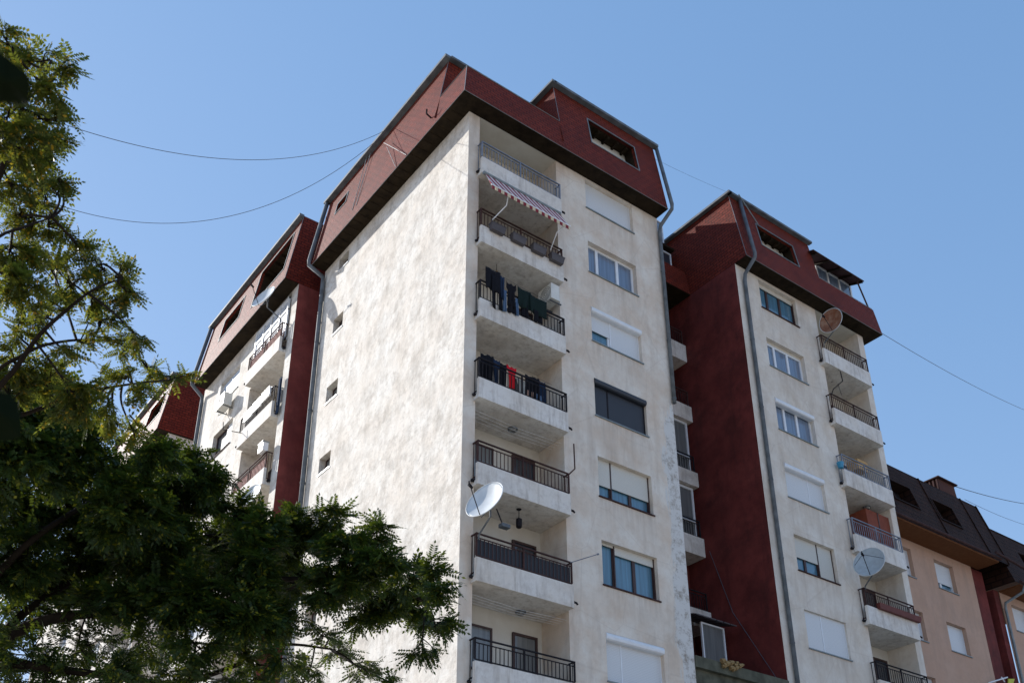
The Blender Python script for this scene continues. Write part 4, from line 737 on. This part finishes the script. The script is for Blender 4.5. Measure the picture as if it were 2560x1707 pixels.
# ================================================================== trees
rng = np.random.default_rng(11)
def P3(px, py, d):                                   # a point at distance d along a direction from where the photographer stood
    v = _f+_r*(px*1.0884-1280)/F-_u*(py*1.0884-1257.63)/F; v /= np.linalg.norm(v); return CAM+v*d
def leaf_mesh(name, pos, dr, ln, mat, parent, pairs=6):
    n = len(pos); up0 = rng.normal(size=(n, 3))*.45+np.array([0, 0, 1.0]); dr = dr/np.linalg.norm(dr, axis=1)[:, None]
    sd = np.cross(dr, up0); sd /= np.linalg.norm(sd, axis=1)[:, None]; up = np.cross(sd, dr)
    V = []; L = ln[:, None]
    def tr(x, y, z): return pos+dr*(x*L)+sd*(y*L)+up*(z*L)
    def quad(pts): V.append(np.stack([tr(*p) for p in pts], 1))
    droop = -.22
    for i in range(pairs):
        x = .12+.80*i/(pairs-.0); z = droop*x*x
        for s in (-1, 1):
            l = .27*(1-.25*abs(i/pairs-.4)); wd = .065; j = rng.uniform(-.05, .05)
            ax, ay = .45+j, s*.88
            bx_, by_ = x, 0; tx, ty = x+ax*l, ay*l; mx, my = x+ax*l*.55, ay*l*.55; nx_, ny_ = -ay*wd, ax*wd
            zz = z-.05*rng.random()
            quad([(bx_, by_, z), (mx+nx_, my+ny_, zz), (tx, ty, zz-.03), (mx-nx_, my-ny_, zz)])
    quad([(.93, 0, droop), (1.03, .06, droop-.02), (1.18, 0, droop-.06), (1.03, -.06, droop-.02)])
    quad([(0, -.006, 0), (0, .006, 0), (.95, .005, droop), (.95, -.005, droop)])
    V = np.concatenate(V, 0).reshape(-1, 3); nf = len(V)//4
    off_ = np.array(parent.location) if parent else np.zeros(3)
    me = bpy.data.meshes.new(name); me.vertices.add(len(V)); me.vertices.foreach_set('co', (V-off_).astype(np.float32).ravel())
    me.loops.add(nf*4); me.loops.foreach_set('vertex_index', np.arange(nf*4, dtype=np.int32)); me.polygons.add(nf); me.polygons.foreach_set('loop_start', np.arange(0, nf*4, 4, dtype=np.int32)); me.polygons.foreach_set('loop_total', np.full(nf, 4, dtype=np.int32)); me.update(calc_edges=True)
    me.materials.append(M[mat]); o = bpy.data.objects.new(name, me); SC.collection.objects.link(o); o.parent = parent; return o
def smooth_pts(pts, k=5):
    pts = [np.array(p, float) for p in pts]; out = []
    for i in range(len(pts)-1):
        p0, p1, p2, p3 = pts[max(i-1, 0)], pts[i], pts[i+1], pts[min(i+2, len(pts)-1)]
        for j in range(k):
            t_ = j/k; out.append(.5*((2*p1)+(-p0+p2)*t_+(2*p0-5*p1+4*p2-p3)*t_*t_+(-p0+3*p1-3*p2+p3)*t_**3))
    out.append(pts[-1]); return out
def tree(name, label, ground_xy, fork, limbs, clumps, mat, dens, lsize, group):
    """limbs: list of [(px,py,d),...] + radius; clumps: (px,py,d,r_px,weight)"""
    t_ = thing(name, label, 'tree', (ground_xy[0], ground_xy[1], 0), group)
    fk = P3(*fork); base = np.array([ground_xy[0], ground_xy[1], -.1]); mid = (base+fk)/2+np.array([.15, -.1, 0])
    tk = MB(); tk.tube(smooth_pts([base, mid, fk]), .19, .12, n=12); trunk = obj('trunk', tk, 'bark', t_, smooth=True)
    nodes = []
    for pts, r0, r1 in limbs:
        P = smooth_pts([fk]+[P3(*p) for p in pts] if pts[0][0] != 'x' else [P3(*p) for p in pts[1:]])
        lm = MB(); lm.tube(P, r0, r1, n=8); obj('branch', lm, 'bark', t_, smooth=True); nodes += P
    nodes = np.array(nodes); pos, dr, ln = [], [], []; tw = MB()
    for cx_, cy_, d, rp, wt in clumps:
        c = P3(cx_, cy_, d); R_ = rp*1.0884/F*d
        near = nodes[np.argmin(((nodes-c)**2).sum(1))]
        ntw = max(4, int(9*wt*(rp/80)**2*dens)+3)
        tw.tube(smooth_pts([near, (near+c)/2+rng.normal(size=3)*.03, c]), .0085, .005, n=5)
        for k in range(ntw):
            v = rng.normal(size=3); v /= np.linalg.norm(v); v[2] = v[2]*.75+.1
            e = c+v*R_*(.4+.6*rng.random()); s0 = near+(c-near)*(.55+.5*rng.random())
            P = smooth_pts([s0, (s0+e)/2+rng.normal(size=3)*R_*.12+np.array([0, 0, R_*.1]), e], 6); tw.tube(P, .006, .002, n=3)
            P = np.array(P); m_ = int(10*wt)+5
            tt = rng.uniform(.25, 1, m_)**.7*(len(P)-1); i0 = np.clip(tt.astype(int), 0, len(P)-2); q = P[i0]+(P[i0+1]-P[i0])*(tt-i0)[:, None]
            ax = (e-s0)/np.linalg.norm(e-s0); dd = rng.normal(size=(m_, 3))*np.array([.75, .75, .35])+ax*.7+np.array([0, 0, -.22])
            pos.append(q); dr.append(dd); ln.append(rng.uniform(.45, 1.35, m_)*lsize)
    obj('twigs', tw, 'bark', t_)
    pos = np.concatenate(pos); dr = np.concatenate(dr); ln = np.concatenate(ln)
    leaf_mesh('crown', pos, dr, ln, mat, t_); return len(pos)
def J(lst, d, spread, w=1):                          # jitter each clump in depth
    return [(x, y, d+rng.uniform(-spread, spread), r, (q[0] if q else w)) for x, y, r, *q in lst]
GT = 'locust trees in the left foreground'
low = J([(20, 960, 100, 1.3), (110, 930, 90, 1.3), (180, 990, 52, 1.2), (60, 1060, 110, 1.3), (180, 1060, 90, 1.2), (290, 1115, 75, 1.3), (365, 1055, 42, 1.3), (390, 1015, 24), (340, 1085, 50), (440, 1070, 60, 1.2), (480, 1110, 55, 1.2), (420, 1150, 90, 1.4), (540, 1170, 70, 1.2), (590, 1220, 60, 1.2),
    (300, 1190, 110, 1.5), (150, 1180, 110, 1.3), (30, 1180, 100, 1.1), (60, 1290, 100, 1.2), (200, 1300, 120, 1.5), (350, 1290, 120, 1.6), (480, 1270, 110, 1.6), (580, 1310, 90, 1.5), (680, 1190, 45, 1), (740, 1200, 50, 1), (770, 1175, 25, .8), (700, 1260, 70, 1.3), (790, 1270, 65, 1.3), (850, 1240, 45, 1.1), (880, 1220, 30, .8), (870, 1300, 65, 1.4), (940, 1320, 50, 1.2), (1000, 1310, 35, 1.1), (1015, 1360, 38, 1), (960, 1390, 60, 1.3), (1000, 1440, 42, 1), (970, 1490, 32, .8), (870, 1380, 70, 1.4), (770, 1350, 80, 1.5), (670, 1350, 80, 1.5),
    (640, 1430, 60, 1.2), (560, 1410, 90, 1.5), (440, 1390, 100, 1.5), (320, 1400, 90, 1.3), (200, 1400, 80, 1), (80, 1390, 80, 1), (830, 1430, 40, 1), (560, 1500, 60, .9), (650, 1510, 45, .8), (740, 1460, 30, .5), (770, 1500, 45, .7), (840, 1550, 45, .7), (700, 1560, 60, .7), (900, 1568, 30, .5), (450, 1480, 70, .8), (330, 1500, 80, .7), (200, 1510, 80, .6), (70, 1500, 80, .7), (100, 1570, 80, .7), (260, 1580, 90, .7), (420, 1580, 90, .8), (550, 1590, 70, .8), (30, 1430, 60, .8), (-60, 1300, 120, 1), (-60, 1100, 120, 1), (-60, 1500, 100, 1)], 8.8, .75)
fx = P3(-230, 1900, 9.0)
n1 = tree('locust_tree', 'dark spreading locust tree whose feathery branches reach right across the sunlit wall', fx[:2], (-130, 1640, 8.9),
    [([(-40, 1510, 8.9), (60, 1440, 8.8), (170, 1412, 8.7), (330, 1400, 8.7), (520, 1340, 8.8), (700, 1330, 8.9), (880, 1350, 9.0), (980, 1380, 9)], .06, .01), ([(0, 1530, 8.6), (200, 1545, 8.5), (400, 1568, 8.6), (560, 1520, 8.7), (650, 1480, 8.8), (760, 1490, 8.8)], .04, .008),
     ([(-60, 1400, 8.8), (40, 1270, 8.6), (160, 1180, 8.7), (290, 1110, 8.9), (380, 1040, 9)], .04, .008), ([(-20, 1480, 9.1), (120, 1360, 9.2), (300, 1280, 9.3), (480, 1230, 9.2), (640, 1240, 9.1), (780, 1240, 9)], .04, .008), ([(-80, 1350, 8.7), (0, 1150, 8.5), (80, 1030, 8.4), (140, 950, 8.4)], .04, .008)], low, 'leafA', 2.0, .14, GT)
upl = J([(0, 70, 30, .5), (30, 100, 40, .6), (100, 140, 40, .7), (145, 145, 28, .6), (60, 190, 60, .9), (120, 200, 35, .7), (20, 260, 60, .9), (90, 270, 45, .8), (145, 280, 30, .5), (130, 320, 22, .4), (40, 340, 75, 1.2), (100, 355, 50, 1), (30, 430, 65, .9), (100, 430, 50, .9), (135, 410, 25, .5), (50, 500, 70, 1.1), (110, 520, 45, .8), (20, 580, 65, 1), (100, 590, 45, .9), (180, 570, 35, .6), (220, 610, 45, .8), (270, 630, 45, 1), (150, 640, 55, .9), (50, 670, 75, 1.1), (290, 670, 30, .7), (210, 680, 45, .8), (250, 730, 35, .5), (110, 720, 45, .8), (30, 760, 50, .6), (200, 760, 45, .6), (270, 790, 38, .8), (315, 775, 28, .6), (160, 810, 30, .4), (40, 840, 60, 1), (100, 870, 60, 1), (165, 900, 50, 1), (20, 900, 60, 1), (230, 880, 38, .6), (290, 870, 38, .7), (350, 860, 35, .6), (395, 870, 32, .6), (320, 910, 32, .5), (250, 930, 35, .6), (270, 980, 35, .6), (310, 1000, 30, .5), (180, 950, 50, .9), (-50, 300, 80, 1), (-50, 600, 80, 1), (-50, 150, 60, 1), (-50, 850, 80, 1)], 6.6, .5)
ux = P3(-330, 1900, 7.2)
n2 = tree('locust_tree', 'tall slightly blurred locust tree with yellowing tips at the left edge', ux[:2], (-170, 1250, 6.8),
    [([(-40, 950, 6.7), (40, 840, 6.6), (90, 770, 6.5), (150, 715, 6.5), (215, 665, 6.5), (280, 640, 6.6)], .02, .005), ([(-40, 900, 6.7), (60, 812, 6.6), (140, 785, 6.7), (230, 780, 6.8), (310, 785, 6.8)], .014, .004), ([(-100, 900, 6.6), (-60, 600, 6.5), (0, 400, 6.5), (50, 250, 6.6), (110, 160, 6.7)], .03, .005),
     ([(-80, 700, 6.4), (-20, 560, 6.3), (60, 520, 6.4), (120, 500, 6.5)], .015, .004), ([(-90, 1000, 6.8), (60, 950, 6.9), (180, 905, 6.8), (280, 885, 6.7), (390, 872, 6.7)], .02, .004)], upl, 'leafB', 1.05, .10, GT)
print('leaves', n1, n2)
# blurred broad leaves close to the photographer
def broad_leaf(outline, d, label_parent):
    mb = MB(); c = np.mean([P3(x, y, d) for x, y in outline], 0); P = [P3(x, y, d+.012*math.sin(i)) for i, (x, y) in enumerate(outline)]; n = len(P)
    nrm = (CAM-c); nrm /= np.linalg.norm(nrm); top = c+nrm*.006; P2 = [p-nrm*.0015 for p in P]
    for i in range(n): mb.quad(P[i], P[(i+1) % n], top); mb.quad(P2[i], P2[(i+1) % n], top-nrm*.0015); mb.quad(P[i], P[(i+1) % n], P2[(i+1) % n], P2[i])
    return obj('leaf', mb, 'bigleaf', label_parent)
hb = thing('leafy_sprig', 'two dark out-of-focus broad leaves hanging very close at the left edge', 'leaves', P3(-60, 500, .9))
broad_leaf([(-60, 100), (-10, 115), (14, 128), (42, 150), (68, 176), (71, 215), (68, 242), (50, 236), (20, 236), (-30, 240), (-70, 200)], .9, hb)
broad_leaf([(-50, 890), (0, 898), (28, 905), (44, 930), (52, 970), (48, 1005), (20, 1014), (-30, 1015), (-60, 960)], .95, hb)
obj('stem', MB().tube(smooth_pts([P3(-60, -80, .88), P3(-50, 150, .9), P3(-55, 500, .92), P3(-50, 950, .95)]), .0018, n=6), 'bark', hb)
